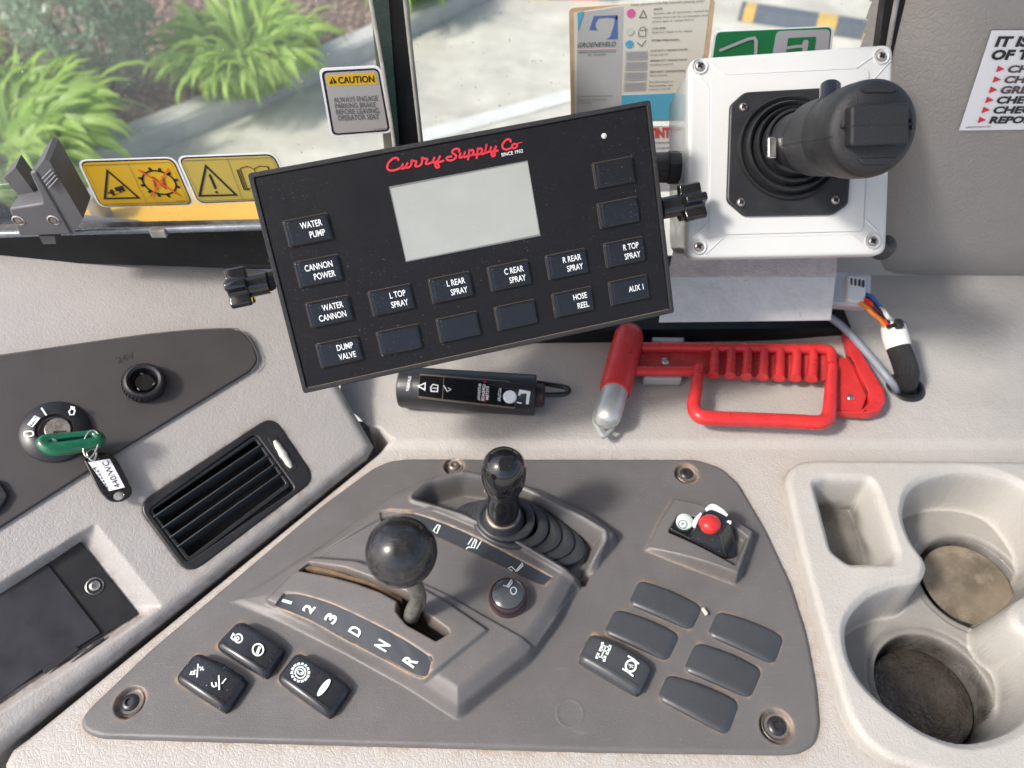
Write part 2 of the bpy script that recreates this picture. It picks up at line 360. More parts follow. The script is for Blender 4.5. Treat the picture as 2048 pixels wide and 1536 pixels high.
def glassmat(name,haze,speckle):
    m=bpy.data.materials.new(name); m.use_nodes=True; nt=m.node_tree; N=nt.nodes.new; L=nt.links.new; nt.nodes.remove(nt.nodes['Principled BSDF'])
    tr=N('ShaderNodeBsdfTransparent'); tr.inputs[0].default_value=(.95,.97,.96,1); gl=N('ShaderNodeBsdfGlossy'); gl.inputs['Roughness'].default_value=.02
    fr=N('ShaderNodeFresnel'); fr.inputs[0].default_value=1.35; ms=N('ShaderNodeMixShader'); L(fr.outputs[0],ms.inputs[0]); L(tr.outputs[0],ms.inputs[1]); L(gl.outputs[0],ms.inputs[2])
    df=N('ShaderNodeBsdfDiffuse'); df.inputs[0].default_value=(.75,.76,.74,1); g=N('ShaderNodeNewGeometry')
    n=N('ShaderNodeTexNoise'); n.inputs['Scale'].default_value=5; n.inputs['Detail'].default_value=5; L(g.outputs['Position'],n.inputs['Vector'])
    r=N('ShaderNodeMapRange'); r.inputs[1].default_value=.3; r.inputs[2].default_value=.75; r.inputs[3].default_value=haze*.4; r.inputs[4].default_value=haze; L(n.outputs['Fac'],r.inputs[0])
    n2=N('ShaderNodeTexNoise'); n2.inputs['Scale'].default_value=330; n2.inputs['Detail'].default_value=1; L(g.outputs['Position'],n2.inputs['Vector'])
    r2=N('ShaderNodeMapRange'); r2.inputs[1].default_value=.74; r2.inputs[2].default_value=.79; r2.inputs[4].default_value=speckle; L(n2.outputs['Fac'],r2.inputs[0])
    mx=N('ShaderNodeMath'); mx.operation='MAXIMUM'; L(r.outputs[0],mx.inputs[0]); L(r2.outputs[0],mx.inputs[1])
    m2=N('ShaderNodeMixShader'); L(mx.outputs[0],m2.inputs[0]); L(ms.outputs[0],m2.inputs[1]); L(df.outputs[0],m2.inputs[2]); L(m2.outputs[0],nt.nodes['Material Output'].inputs[0]); return m
GLASS=glassmat('dusty_window_glass',.07,.55)
# ---------------------------------------------------------------- reference planes of the cab
D0=Plane((0,0,CZ-.5),(0,0,1),(1,0,0))                  # console level
WINL=Plane((0,.475,CZ-.4),(0,-1,0),(1,0,0))            # windscreen pane, left
WINR=Plane((0,.58,CZ-.5),(0,-1,0),(1,0,0))             # windscreen pane, right
TRIMP=Plane((.3,.53,CZ-.4),(0,-1,0),(1,0,0))           # pillar trim
ca,cb,cc,cdn=[cam_pt(*q) for q in ((495,347,.4413),(1300,200,.4707),(1348,625,.5069),(607,787,.4775))]
_n=np.cross(cdn-ca,cb-ca); _n=_n/np.linalg.norm(_n)
CB=Plane(ca,_n if _n@FW<0 else -_n,cb-ca)              # keypad box face
JB=Plane(cam_pt(1575,300,.525),-FW,(RT+UP*.045))       # joystick box face
# wing plane: hinge line along the seam, rising away from it
s0=Plane((0,0,CZ-.493),(0,0,1),(1,0,0)); sa=s0.w((20,1490)); sb=s0.w((750,905))
sdir=(sb-sa)/np.linalg.norm(sb-sa); pdir=np.cross([0,0,1.0],sdir); TILT=math.radians(27)
rise=pdir*math.cos(TILT)+np.array([0,0,1.0])*math.sin(TILT)
W=Plane(sa,np.cross(sdir,rise),sdir)                    # u along seam, v up the slope
# =================================================================== OUTSIDE
G=Plane((0,0,0),(0,0,1),(1,0,0))
def sheet(name,pts,z,m,**k): return tag(add(name,raw([(x,y,z) for x,y in pts],[tuple(range(len(pts)))]),m),**k)
sheet('ground',[(-90,-60),(90,-60),(90,160),(-90,160)],-.004,CEMENT,kind='structure')
kb=G.uv([(-500,610),(260,322),(500,222),(754,110),(820,74),(926,26),(985,-4)]); kl=cat(kb,6,False)
ext=kl[-1]+(kl[-1]-kl[-4])*25; 
kline=np.vstack([kl,ext]); 
def off(line,d):
    T=np.gradient(line,axis=0); T/=np.linalg.norm(T,axis=1)[:,None]; return line+np.stack([-T[:,1],T[:,0]],1)*d
# kerb: a real step
def strip_solid(l1,l2,z0,z1):
    n=len(l1); V=[];Fc=[]
    for a,b in zip(l1,l2): V+=[(a[0],a[1],z0),(a[0],a[1],z1-.02),(a[0]+(b[0]-a[0])*.12,a[1]+(b[1]-a[1])*.12,z1),(b[0],b[1],z1),(b[0],b[1],z0)]
    for i in range(n-1):
        for k in range(4): Fc.append((5*i+k,5*i+k+1,5*i+k+6,5*i+k+5))
    return raw(V,Fc)
tag(add('kerb',strip_solid(off(kline,0),off(kline,.17),-.02,.13),KERBM),kind='structure')
bed=np.vstack([off(kline,.165),[(14,30),(-30,30),(-30,kline[0][1]-8)]])
sheet('garden_bed',[tuple(p) for p in bed],.10,MULCH,kind='structure')
lw=G.uv([(-300,60),(0,28),(70,-20),(120,-60)]); sheet('lawn',[tuple(p) for p in lw]+[(6,40),(-30,40)],.106,LAWN,kind='structure')
# bark chips: nobody could count them
def scatter(name,m,gen,n):
    V=[];Fc=[]
    for i in range(n):
        v,f=gen(i); o=len(V); V+=v; Fc+=[tuple(a+o for a in q) for q in f]
    return add(name,raw(V,Fc),m)
from mathutils.geometry import intersect_point_tri_2d
def in_bed(x,y): return sdf(bed,np.array([x]),np.array([y]))[0]<-.02
bx=rng.uniform(-4.6,.6,9000); by=rng.uniform(2.2,7.5,9000); okb=sdf(bed,bx,by)<-.03; bx=bx[okb]; by=by[okb]
def chip(i):
    x,y=bx[i],by[i]; a=rng.uniform(0,6.3); l=rng.uniform(.02,.06); ww=rng.uniform(.008,.022); t=rng.uniform(-.02,.02); z=.105+rng.uniform(0,.012)
    c,s=math.cos(a),math.sin(a); p=[(-l,-ww),(l,-ww*.6),(l*.9,ww*.7),(-l*.8,ww)]
    v=[(x+q[0]*.5*c-q[1]*s,y+q[0]*.5*s+q[1]*c,z+(t if k in(1,2) else -t*.3)+.004) for k,q in enumerate(p)]+[(x+q[0]*.45*c-q[1]*s,y+q[0]*.45*s+q[1]*c,z-.012) for q in p]
    return v,[(0,1,2,3),(4,5,1,0),(5,6,2,1),(6,7,3,2),(7,4,0,3)]
tag(scatter('bark_mulch',CHIP,chip,min(6500,len(bx))),'brown bark mulch covering the garden bed under the plants','mulch',kind='stuff')
# strap-leaf clumps: every leaf an object, sharing a few meshes
def strap(L_,wd,droop,twist):
    V=[];Fc=[];n=9
    for i in range(n+1):
        t=i/n; a=1.35-droop*t*t*1.9; 
        if i==0: x,z=0.,0.
        else: x+=L_/n*math.cos(a); z+=L_/n*math.sin(a)
        ww=wd*(.6+.9*t)*(1-t**5)+.001; tw=twist*t
        V+=[(x,-ww*math.cos(tw),z+ww*.35+ww*math.sin(tw)),(x,0,z),(x,ww*math.cos(tw),z+ww*.35-ww*math.sin(tw))]
    for i in range(n):
        Fc+=[(3*i,3*i+1,3*i+4,3*i+3),(3*i+1,3*i+2,3*i+5,3*i+4)]
    return raw(V,Fc,True,'leaf')
leafs=[strap(rng.uniform(.42,.72),rng.uniform(.017,.028),rng.uniform(.6,1.45),rng.uniform(-1.1,1.1)) for _ in range(10)]
for l in leafs: l.materials.append(LEAF)
def clump(px,py,rad,n,label,sc=1.0):
    c=G.w((px,py)); root=thing('strap_leaf_plant',label,'plant',(c[0],c[1],.1),group='strap-leaved clumps in the garden bed')
    for i in range(n):
        r=rad*math.sqrt(rng.uniform(0,1)); th=rng.uniform(0,6.283)
        base=Vector((c[0]+r*math.cos(th)*.62,c[1]+r*math.sin(th)*.62,.1)); az=th+rng.normal(0,.65); s=sc*rng.uniform(.65,1.15)
        lean=rng.uniform(-.25,.18)
        M=Matrix.Translation(base)@Matrix.Rotation(az,4,'Z')@Matrix.Rotation(lean*(1-r/rad)*-1.2,4,'Y')@Matrix.Scale(s,4)
        o=bpy.data.objects.new('leaf',leafs[i%10]); COL.objects.link(o); o.parent=root; o.matrix_local=WM[root.name].inverted()@M
    V=[];Fc=[]
    for i in range(int(n*2.0)):
        me=leafs[i%10]; r=rad*math.sqrt(rng.uniform(0,1)); th=rng.uniform(0,6.283); az=th+rng.normal(0,.6); s=sc*rng.uniform(.6,1.1)
        M=Matrix.Translation((c[0]+r*math.cos(th)*.6,c[1]+r*math.sin(th)*.6,.1))@Matrix.Rotation(az,4,'Z')@Matrix.Rotation(rng.uniform(-.3,.3),4,'Y')@Matrix.Diagonal((s,s*rng.uniform(.55,.9),s,1))
        o=len(V); V+=[tuple(M@v.co) for v in me.vertices]; Fc+=[tuple(a+o for a in p.vertices) for p in me.polygons]
    q=add('leaf_mass',raw(V,Fc,True),LEAF,root); q['kind']='stuff'
    return root
clump(510,190,.42,300,'large bright green strap-leaved clump by the kerb, left of the window post',.88)
clump(50,385,.55,300,'strap-leaved clump at the left edge of the windscreen behind the latch',1.1)
clump(815,20,.34,170,'strap-leaved clump furthest back, just behind the window post',.85)
clump(-60,170,.3,60,'strap-leaved clump beside the green fence at the far left',.7)
# grey-green shrub
sc_=G.w((240,215)); sh=thing('leafy_shrub','thin grey-green shrub between the two big strap-leaved clumps','shrub',(sc_[0],sc_[1],.1))
st=[tube([(sc_[0],sc_[1],.1),(sc_[0]+dx*.5,sc_[1]+dy*.5,.4),(sc_[0]+dx,sc_[1]+dy,.8)],[.008,.006,.002],6,sub=3) for dx,dy in ((.1,0),(-.15,.1),(.02,-.15),(.2,.15),(-.2,-.1))]
add('stem',join(st),mat('shrub_bark',(.10,.08,.05),.9),sh)
V=[];Fc=[]
for i in range(5200):
    d=rng.normal(0,1,3); d/=np.linalg.norm(d); rr=rng.uniform(.45,1)**.5; p=np.array([sc_[0],sc_[1],.62])+d*np.array([.40,.36,.44])*rr+rng.normal(0,.03,3)
    if math.sin(p[0]*17+1)*math.sin(p[1]*15)*math.sin(p[2]*16)<-.22: continue
    a=rng.normal(0,1,3); a/=np.linalg.norm(a); b=np.cross(a,rng.normal(0,1,3)); b/=np.linalg.norm(b); l=rng.uniform(.018,.036); o=len(V)
    V+=[p-a*l,p+b*l*.45,p+a*l,p-b*l*.45]; Fc.append((o,o+1,o+2,o+3))
f_=add('foliage',raw(V,Fc),LEAF2,sh); f_['kind']='stuff'
# fence far left
fr=thing('metal_fence','dark green bar fence across the far left corner of the garden','fence',G.w((30,20)))
fa=G.w((-220,75)); fb=G.w((95,-25)); 
add('rail',tube([fa+[0,0,.42],fb+[0,0,.42]],.012,6),FENCEM,fr); add('rail',tube([fa+[0,0,.18],fb+[0,0,.18]],.012,6),FENCEM,fr)
bar=tube([(0,0,.1),(0,0,.75)],.008,6)
for i in range(22):
    p=fa+(fb-fa)*i/21; add('bar',bar,FENCEM,fr,M=Matrix.Translation(Vector(p)))
# wheel stop, yellow and black
def stop(name,A,B,wd,ht,blocks,label):
    A=G.w(A);B=G.w(B); d=B-A; L_=np.linalg.norm(d); d/=L_; M=frame((A+B)/2,(0,0,1),d)
    root=thing(name,label,'kerb block',M=M)
    prof=[(-wd/2,0),(wd/2,0),(wd*.33,ht),(-wd*.33,ht)]
    def seg(x0,x1,s=1.0):
        return raw([(x0,y*s,z*s) for y,z in prof]+[(x1,y*s,z*s) for y,z in prof],[(0,1,2,3),(4,7,6,5),(0,4,5,1),(1,5,6,2),(2,6,7,3),(3,7,4,0)])
    add('rubber_body',seg(-L_/2,L_/2),mat(name+'_rubber',(.10,.12,.15),.8,var=.4,varscale=8),root,M=M)
    for a,b,m in blocks: add('painted_block',seg(-L_/2+a*L_,-L_/2+b*L_,1.012),m,root,M=M)
YP=mat('faded_yellow_paint',(.60,.38,.10),.7,var=.3,varscale=20)
stop('wheel_stop',(1478,32),(1790,80),.16,.09,[(.03,.10,YP),(.50,.62,YP),(.80,.9,YP)],'low black and yellow wheel stop on the concrete at top right')
RO=mat('orange_red_plastic',(.75,.10,.05),.5)
stop('painted_kerb_block',(1040,-14),(1235,-10),.2,.14,[(.1,.3,YP),(.5,.8,RO)],'yellow and red barrier base on the concrete beyond the paper label')
# pale painted line on the concrete
ln=G.uv([(850,255),(905,215),(1135,180),(1135,196)]); sheet('painted_line',[tuple(p) for p in G.uv([(835,262),(1150,175),(1150,200),(850,285)])],.001,mat('worn_white_line',(.66,.66,.62),.8,var=.3,varscale=6),kind='structure')
# yellow bonnet edge under the windscreen
HP=Plane((0,0,CZ-.75),(0,0,1),(1,0,0))
hd=thing('yellow_bonnet','yellow painted bonnet edge just outside the windscreen','bonnet',HP.w((380,440)))
add('bonnet_panel',plate(rnd(HP.uv([(20,480),(105,424),(162,392),(300,372),(900,340),(900,640),(20,640)]),.02),-.03,0,.008,P=HP,smooth=True,seg=4),HOOD,hd)
add('hinge_bracket',box3(HP.M(*HP.uv([(192,405)],.03)[0],.02),.022,.03,.06,.004),mat('galvanised_bracket',(.35,.37,.40),.5,.5,var=.3,varscale=60),hd)
# unseen roof slab added to shade the interior, pale underside for bounce light
rf=plate(rect(.26,.02,1.36,1.40,.08),3.16,3.21,.01); tag(add('added_shade_roof',rf,mat('shade_roof_beige',(.34,.32,.30),.9)),kind='structure')
# =================================================================== WINDOW
wl=thing('window_pane','left windscreen pane over the garden, behind the yellow warning stickers','window pane',WINL.w((400,250)))
q=WINL.uv([(-140,472),(-140,-160),(742,-160),(806,440)],-.003)
add('glass',plate(q,-.005,-.001,.0005,P=WINL),GLASS,wl)
wr=thing('window_pane','right windscreen pane carrying the paper label and green sign','window pane',WINR.w((1300,300)))
q=WINR.uv([(800,650),(790,-160),(1880,-160),(1760,650)],-.003)
add('glass',plate(q,-.005,-.001,.0005,P=WINR),GLASS,wr)
# post between the panes: left face meets the left pane, right face the right pane
def post_pts(Pl,h,pts): return [Pl.w(p,h) for p in pts]
po=thing('window_post','black upright post between the two panes behind the keypad box','post',WINL.w((815,280)))
def prism(A,B,off_): # front polygon A (4 pts) extruded along off_
    V=list(A)+[a+np.array(off_) for a in A]; n=len(A)
    Fc=[tuple(range(n)),tuple(range(2*n-1,n-1,-1))]+[(i,n+i,n+(i+1)%n,(i+1)%n) for i in range(n)]
    return raw(V,Fc)
add('post_body',prism(post_pts(WINL,.012,[(760,-180),(800,-180),(862,470),(810,470)]),None,(-.03,.12,-.01)),FRAME,po)
add('post_seal',prism(post_pts(WINL,.015,[(722,-180),(764,-180),(812,470),(806,390),(796,275),(775,140)][:3]+[(806,470),(790,275),(768,130),(745,0)]),None,(0,.012,0)),mat('dark_glass_frit',(.012,.03,.026),.3,var=.4,varscale=80),po)
add('sealant_bead',tube([WINL.w(p,.008) for p in ((718,-180),(744,0),(767,130),(789,275),(806,440))],.0022,8),SEAL,po)
add('edge_trim',tube([WINL.w(p,.016) for p in ((796,-180),(811,0),(841,275),(856,420))],.0016,8),mat('pale_rubber_lip',(.28,.28,.25),.5,var=.4,varscale=80),po)
# window frame rails
fl=thing('window_frame','black lower frame of the left windscreen pane above the dash','window frame',WINL.w((300,490)))
add('lower_rail',prism([WINL.w(p,.02) for p in ((-140,476),(620,450),(620,531),(-140,524))],None,(0,.02,-.022)),FRAME,fl)
add('rail_lip',tube([WINL.w(p,.026) for p in ((-140,474),(150,463),(330,459),(620,450))],.0028,10),mat('blue_grey_seal',(.20,.22,.25),.25,.3,var=.4,varscale=60),fl)
add('dirty_sealant',prism([WINL.w(p,.008) for p in ((-140,452),(620,436),(620,462),(-140,478))],None,(0,.003,-.003)),SEAL,fl)
add('drain_clip',box3(frame(WINL.w((318,464),.028),(0,-1,0)),.012,.007,.006,.001),SEAL,fl)
f2=thing('window_frame','black frame at the right end of the windscreen beside the grey trim','window frame',WINR.w((1790,80)))
add('side_rail',prism([WINR.w(p,.03) for p in ((1792,-160),(1890,-160),(1800,430),(1712,430))],None,(0,.012,0)),FRAME,f2)
add('sealant_bead',tube([WINR.w(p,.031) for p in ((1824,-160),(1786,40),(1765,160),(1735,300))],.002,8),SEAL,f2)
add('sill_rail',prism([D0.w((790,664),.02),D0.w((1702,655),.02),D0.w((1702,655),.02)+[0,0,-.03],D0.w((790,664),.02)+[0,0,-.03]],None,(0,.10,0)),FRAME,f2)
# window latch
LP=WINL
la=thing('window_latch','grey plastic two-pronged latch at the left end of the windscreen','latch',WINL.w((85,480),.03))
zl=lambda pts: Zp(pts,6.98,0,300)
K=.050
add('latch_body',plate(rnd(LP.uv(zl([(120,820),(590,745),(560,640),(405,315),(480,300),(520,320),(1010,1180),(270,1205)]),K),.002),K-.026,K,.0015,P=LP,smooth=True),LATCH,la)
add('lever_arm',prism([LP.w(p,K-.001) for p in zl([(480,312),(620,130),(690,160),(1160,960),(1010,1185)])],None,(0.0,.02,0.004)),LATCH,la)
add('rear_prong',prism([LP.w(p,K-.016) for p in zl([(55,395),(215,240),(600,760),(440,830),(300,770),(270,640)])],None,(.0,.012,.002)),LATCH,la)
for i in range(4):
    a=(590+30*i,400+45*i);b=(725+28*i,265+42*i); add('grip_rib',tube([LP.w(zl([a])[0],K+.0005),LP.w(zl([b])[0],K+.0005)],.0006,6),mat('latch_rib',(.2,.2,.22),.4) if i==0 else MAT['latch_rib'],la)
for c in ((255,985),(745,980)):
    cc_=zl([c])[0]; add('screw_hole',lathe([(.0036,-.0012),(.0042,.0002),(.0034,.0006),(.0030,-.001)],24,M=LP.M(*LP.uv([cc_],K)[0],K)),STEEL,la); add('screw',lathe([(0.0022,-.002),(.0022,0.0003),(0,.0003)],16,M=LP.M(*LP.uv([cc_],K)[0],K)),RUSTY,la)
add('latch_tongue',prism([LP.w(p,K-.004) for p in zl([(540,1200),(760,1200),(780,1310),(600,1315)])],None,(0,.01,0)),LATCH,la)
sheet('gap_underlay',[(-.9,-.2),(.9,-.2),(.9,.47),(-.9,.47)],CZ-.62,mat('gap_shade_black',(.015,.015,.016),.8),kind='structure')  # dark sheet added below the dash so open gaps read as shade
# =================================================================== STICKERS
def sticker(name,label,P,out,h,m,r=.003,halo_rim=None,catg='sticker'):
    q=P.uv(out,h); c=q.mean(0)
    root=thing(name,label,catg,P.at(*c,h))
    if halo_rim:
        q2=c+(q-c)*np.array([1,1]); d=q-c; q2=c+d*(1+halo_rim/np.linalg.norm(d,axis=1).mean())
        add('halo_rim',plate(rnd(q2,r*1.2),h-.0006,h-.0002,.0001,P=P),WHST,root)  # white rim drawn as the bright halo around the sticker's edge
    add('printed_sheet',plate(rnd(q,r),h-.0002,h,.00005,P=P),m,root); return root
e=.0003
# caution sticker
S=sticker('caution_sticker','grey caution sticker with yellow heading on the glass by the window post',WINL,[(642,142),(757,136),(780,262),(665,271)],.001,INKK,.004,halo_rim=.0022)
add('sheet',plate(rnd(WINL.uv([(648,146),(755,140),(776,259),(669,267)],.001),.003),.001,.0012,.00005,P=WINL),GREYST,S)
add('heading_band',plate(WINL.uv([(651,151),(750,145),(756,168),(657,172)],.0012),.0012,.0013,.00003,P=WINL),YEL,S)
h=.0015
add('lettering',text3('CAUTION',WINL,(677,167),(749,164),(675,154),h,.02),INKK,S)
for s_,a,b,t in (('ALWAYS ENGAGE',(668,205),(756,201),194),('PARKING BRAKE',(671,217),(752,214),206),('BEFORE LEAVING',(673,229),(758,226),218),('OPERATOR SEAT',(676,241),(758,238),230)):
    add('lettering',text3(s_,WINL,a,b,(a[0]-2,t+1),h,.012),INKGY,S)
add('part_number',text3('106-2835M',WINL,(746,262),(770,260),(745.5,258),h,.0),INKGY,S)
add('warning_symbol',join([polyf(WINL,[(658,168),(665,154),(674,166)],h),]),INKK,S)
add('warning_mark',join([ribbon(WINL,[(665,158),(666,163)],.0006,h+.0002),disc(WINL,(666.3,165.2),.0004,h+.0002,8)]),YEL,S)
# yellow sticker 1
zy=lambda pts: Zp(pts,4.876,150,290)
S=sticker('warning_sticker','orange-yellow warning sticker with truck triangle and crossed-out N gear',WINL,zy([(40,160),(955,130),(1150,580),(250,600)]),.001,INKK,.006,halo_rim=.002)
add('sheet',plate(rnd(WINL.uv(zy([(52,176),(950,144),(1138,572),(262,595)]),.001),.0055),.001,.0012,.00005,P=WINL),YEL,S)
add('border_line',join([ribbon(WINL,zy([(85,200),(930,170),(1105,555),(280,578)]),.0003,h,True),ribbon(WINL,zy([(515,180),(695,560)]),.0003,h)]),INKGY,S)
add('triangle_symbol',ribbon(WINL,zy([(315,250),(620,515),(290,522)]),.0016,h,True),INKK,S)
add('truck_symbol',join([polyf(WINL,zy([(385,415),(465,395),(480,440),(395,452)]),h),polyf(WINL,zy([(335,450),(350,430),(375,440),(380,465),(345,478)]),h),disc(WINL,zy([(372,478)])[0],.0012,h),disc(WINL,zy([(330,468)])[0],.0009,h),disc(WINL,zy([(440,452)])[0],.0010,h),disc(WINL,zy([(475,440)])[0],.0009,h),ribbon(WINL,zy([(360,500),(495,440)]),.0004,h)]),INKK,S)
gc=WINL.uv(zy([(822,368)]),h)[0]; gr=.0118
t=np.linspace(0,6.283,40,endpoint=False); ring=np.stack([gc[0]+gr*np.cos(t)*1.02,gc[1]+gr*np.sin(t)*.88],1)
gm=[ribbon(WINL,ring,.0013,h,True,px=False)]
for k in range(12):
    a=k*math.pi/6+.2; gm.append(ribbon(WINL,[(gc[0]+gr*1.03*math.cos(a),gc[1]+gr*.9*math.sin(a)),(gc[0]+gr*1.2*math.cos(a),gc[1]+gr*1.06*math.sin(a))],.0021,h,px=False))
add('gear_symbol',join(gm),INKK,S); h2=h+.0002
add('gear_letter',text3('N',WINL,*zy([(780,430),(895,425),(748,310)]),h,.02),mat('dark_red_ink',(.35,.05,.02),.5),S)
add('red_cross',join([ribbon(WINL,zy([(740,505),(912,232)]),.0012,h2),ribbon(WINL,zy([(620,245),(1020,490)]),.0014,h2+.0001)]),mat('orange_red_ink',(.75,.12,.02),.5),S)
add('part_number',text3('190-4937',WINL,*zy([(990,553),(1085,548),(986,540)]),h),INKGY,S)
# yellow sticker 2
S=sticker('warning_sticker','pale mustard warning sticker with exclamation triangle and open book',WINL,zy([(1008,122),(1935,88),(2130,530),(1205,570)]),.001,INKK,.006,halo_rim=.002)
add('sheet',plate(rnd(WINL.uv(zy([(1022,136),(1930,102),(2118,522),(1215,560)]),.001),.0055),.001,.0012,.00005,P=WINL),YEL2,S)
add('border_line',join([ribbon(WINL,zy([(1045,155),(1915,125),(2090,510),(1235,548)]),.0003,h,True),ribbon(WINL,zy([(1485,140),(1630,525)]),.0003,h)]),INKGY,S)
add('triangle_symbol',ribbon(WINL,zy([(1275,205),(1570,487),(1215,495)]),.0017,h,True),INKK,S)
add('exclamation_mark',join([polyf(WINL,zy([(1300,290),(1320,283),(1382,420),(1370,432),(1358,425)]),h),disc(WINL,zy([(1380,460)])[0],.0011,h)]),INKK,S)
add('book_symbol',join([ribbon(WINL,zy([(1610,228),(1680,208),(1745,235),(1800,205),(1880,212),(1960,400),(1880,400),(1815,420),(1750,405),(1680,430)]),.0006,h),ribbon(WINL,zy([(1610,228),(1680,430)]),.0006,h),ribbon(WINL,zy([(1580,245),(1650,440),(1700,436)]),.0009,h),ribbon(WINL,zy([(1595,238),(1665,434)]),.0006,h),ribbon(WINL,zy([(1745,235),(1815,420)]),.0005,h)]),INKK,S)
# paper label on right pane
zg=lambda pts: Zp(pts,5.909,1120,0)
S=sticker('instruction_label','aged cream paper label with blue logo and brown curled edge on the right pane',WINR,zg([(105,95),(1838,-20),(1760,660),(1500,1430),(130,1440)]),.001,TANP,.004,catg='label')
add('cream_sheet',plate(WINR.uv(zg([(165,150),(760,60),(1780,-40),(1700,640),(1440,1420),(180,1425)]),.001),.001,.0012,.00004,P=WINR),CREAM,S)
add('grey_panel',plate(WINR.uv(zg([(210,150),(752,75),(720,1420),(190,1420)]),.0012),.0012,.0013,.00003,P=WINR),GREYP,S)
h=.0016
add('cyan_flash',polyf(WINR,zg([(205,150),(285,130),(212,375)]),h),CYANP,S)
add('logo_emblem',join([polyf(WINR,zg([(400,190),(680,178),(678,240),(650,215),(560,205),(455,215),(420,260),(412,310),(445,352),(345,355)]),h),polyf(WINR,zg([(678,180),(678,460),(540,462),(590,440),(640,290),(645,215)]),h)]),BLUEP,S)
add('lettering',text3('GROENEVELD',WINR,*zg([(205,560),(655,545),(215,505)]),h,.01,shear=.2),INKGY,S)
add('lettering',text3('LUBRICATION SOLUTIONS',WINR,*zg([(205,632),(660,618),(205,608)]),h),INKGY,S)
add('lettering',text3('BY TIMKEN',WINR,*zg([(335,662),(540,655),(335,642)]),h),INKGY,S)
add('pink_rule',ribbon(WINR,zg([(210,588),(665,575)]),.001,h),mat('pale_pink_ink',(.70,.50,.48),.6),S)
for s_,a,b,t in (('Groeneveld Lubrication Solutions',(215,1150),(620,1140),1130),('Halwa 73, 4143 ALL Gorinchem',(215,1193),(550,1185),1174),('The Netherlands',(215,1228),(375,1222),1210)):
    add('small_print',text3(s_,WINR,*zg([a,b,(a[0],t)]),h),INKGY,S)
ls=[('Status indication of the fully automatic greasing system',(840,68),(1710,22),40,.0),('ERROR:',(1108,122),(1212,112),100,.02),('System out of operation, caused by',(1108,172),(1755,135),148,0),('empty reservoir (in combination with',(1095,220),(1750,190),196,0),('yellow light) or system failure',(1090,268),(1575,240),246,0),('LOW LEVEL:',(1090,350),(1255,340),328,.02),('Reservoir needs to be refilled',(1088,392),(1560,375),370,0),('SYSTEM OPERATIONAL:',(1080,490),(1415,478),468,.02),
    ('LIGHT DUTY / GREASING RANGE:',(1070,612),(1510,592),592,.02),('Long interval',(1065,660),(1270,650),638,0),('MEDIUM DUTY / GREASING RANGE:',(1068,728),(1500,712),708,.02),('Standard interval',(1062,775),(1330,765),755,0),('HEAVY DUTY / GREASING RANGE:',(1062,860),(1480,845),838,.02),('Short interval',(1060,905),(1265,893),883,0),('For information on',(1055,980),(1340,970),958,0),('functionality, see',(1052,1024),(1330,1015),1002,0),('manual * 123/45',(1048,1066),(1300,1058),1044,0)]
for s_,a,b,t,bo in ls: add('small_print',text3(s_,WINR,*zg([a,b,(a[0],t)]),h,bo),INKGY,S)
add('pink_dot',disc(WINR,zg([(838,157)])[0],.0032,h),PINKP,S); add('blue_dot',disc(WINR,zg([(820,522)])[0],.0031,h),CYANP,S); add('pale_dot',disc(WINR,zg([(828,370)])[0],.0030,h),mat('faded_grey_green',(.62,.63,.55),.6),S)
add('triangle_symbol',ribbon(WINR,zg([(985,125),(1022,205),(940,208)]),.0007,h,True),INKGY,S)
add('tick_symbol',ribbon(WINR,zg([(915,505),(965,545),(1015,480)]),.0006,h),INKGY,S)
add('reservoir_symbol',join([ribbon(WINR,zg([(930,370),(932,430),(1012,430),(1010,360)]),.0005,h),ribbon(WINR,zg([(930,360),(1035,352)]),.0005,h),ribbon(WINR,zg([(940,345),(960,322),(1000,322),(1015,345)]),.0005,h)]),INKGY,S)
for i in range(4):
    y0=605+122*i; x0=778-7*i; add('diagram_box',polyf(WINR,zg([(x0,y0),(x0+258,y0-6),(x0+250,y0+95),(x0-8,y0+103)]),h),mat('diagram_grey',(.50,.50,.47),.6) if i==0 else MAT['diagram_grey'],S)
    for j in range(5): add('diagram_line',ribbon(WINR,zg([(x0+15,y0+18+16*j),(x0+240,y0+12+16*j)]),.0004,h+.0002),GREYV,S)
add('cyan_block',plate(WINR.uv(zg([(730,1125),(1500,1095),(1470,1415),(722,1425)]),.0013),.0013,.0015,.00003,P=WINR),CYANP,S)
# tint sticker under it
zt=lambda pts: Zp(pts,6.98,1280,240)
S=sticker('tint_sticker','white window sticker with red capitals, half hidden behind the keypad box',WINR,zt([(-120,85),(620,85),(620,1000),(-120,1000)]),.001,WHST,.001)
add('lettering',text3('TINTKA',WINR,*zt([(120,250),(600,232),(118,118)]),h,.05),mat('faded_red_ink',(.60,.08,.06),.5),S)
add('small_print',text3('WWW.TINTKA.COM',WINR,*zt([(150,335),(420,325),(150,312)]),h,.03),INKK,S); add('small_print',text3('AUTOMOTIVE',WINR,*zt([(230,408),(420,400),(230,388)]),h,.03),INKK,S)
add('rule',ribbon(WINR,zt([(150,92),(600,86)]),.0004,h),INKGY,S)
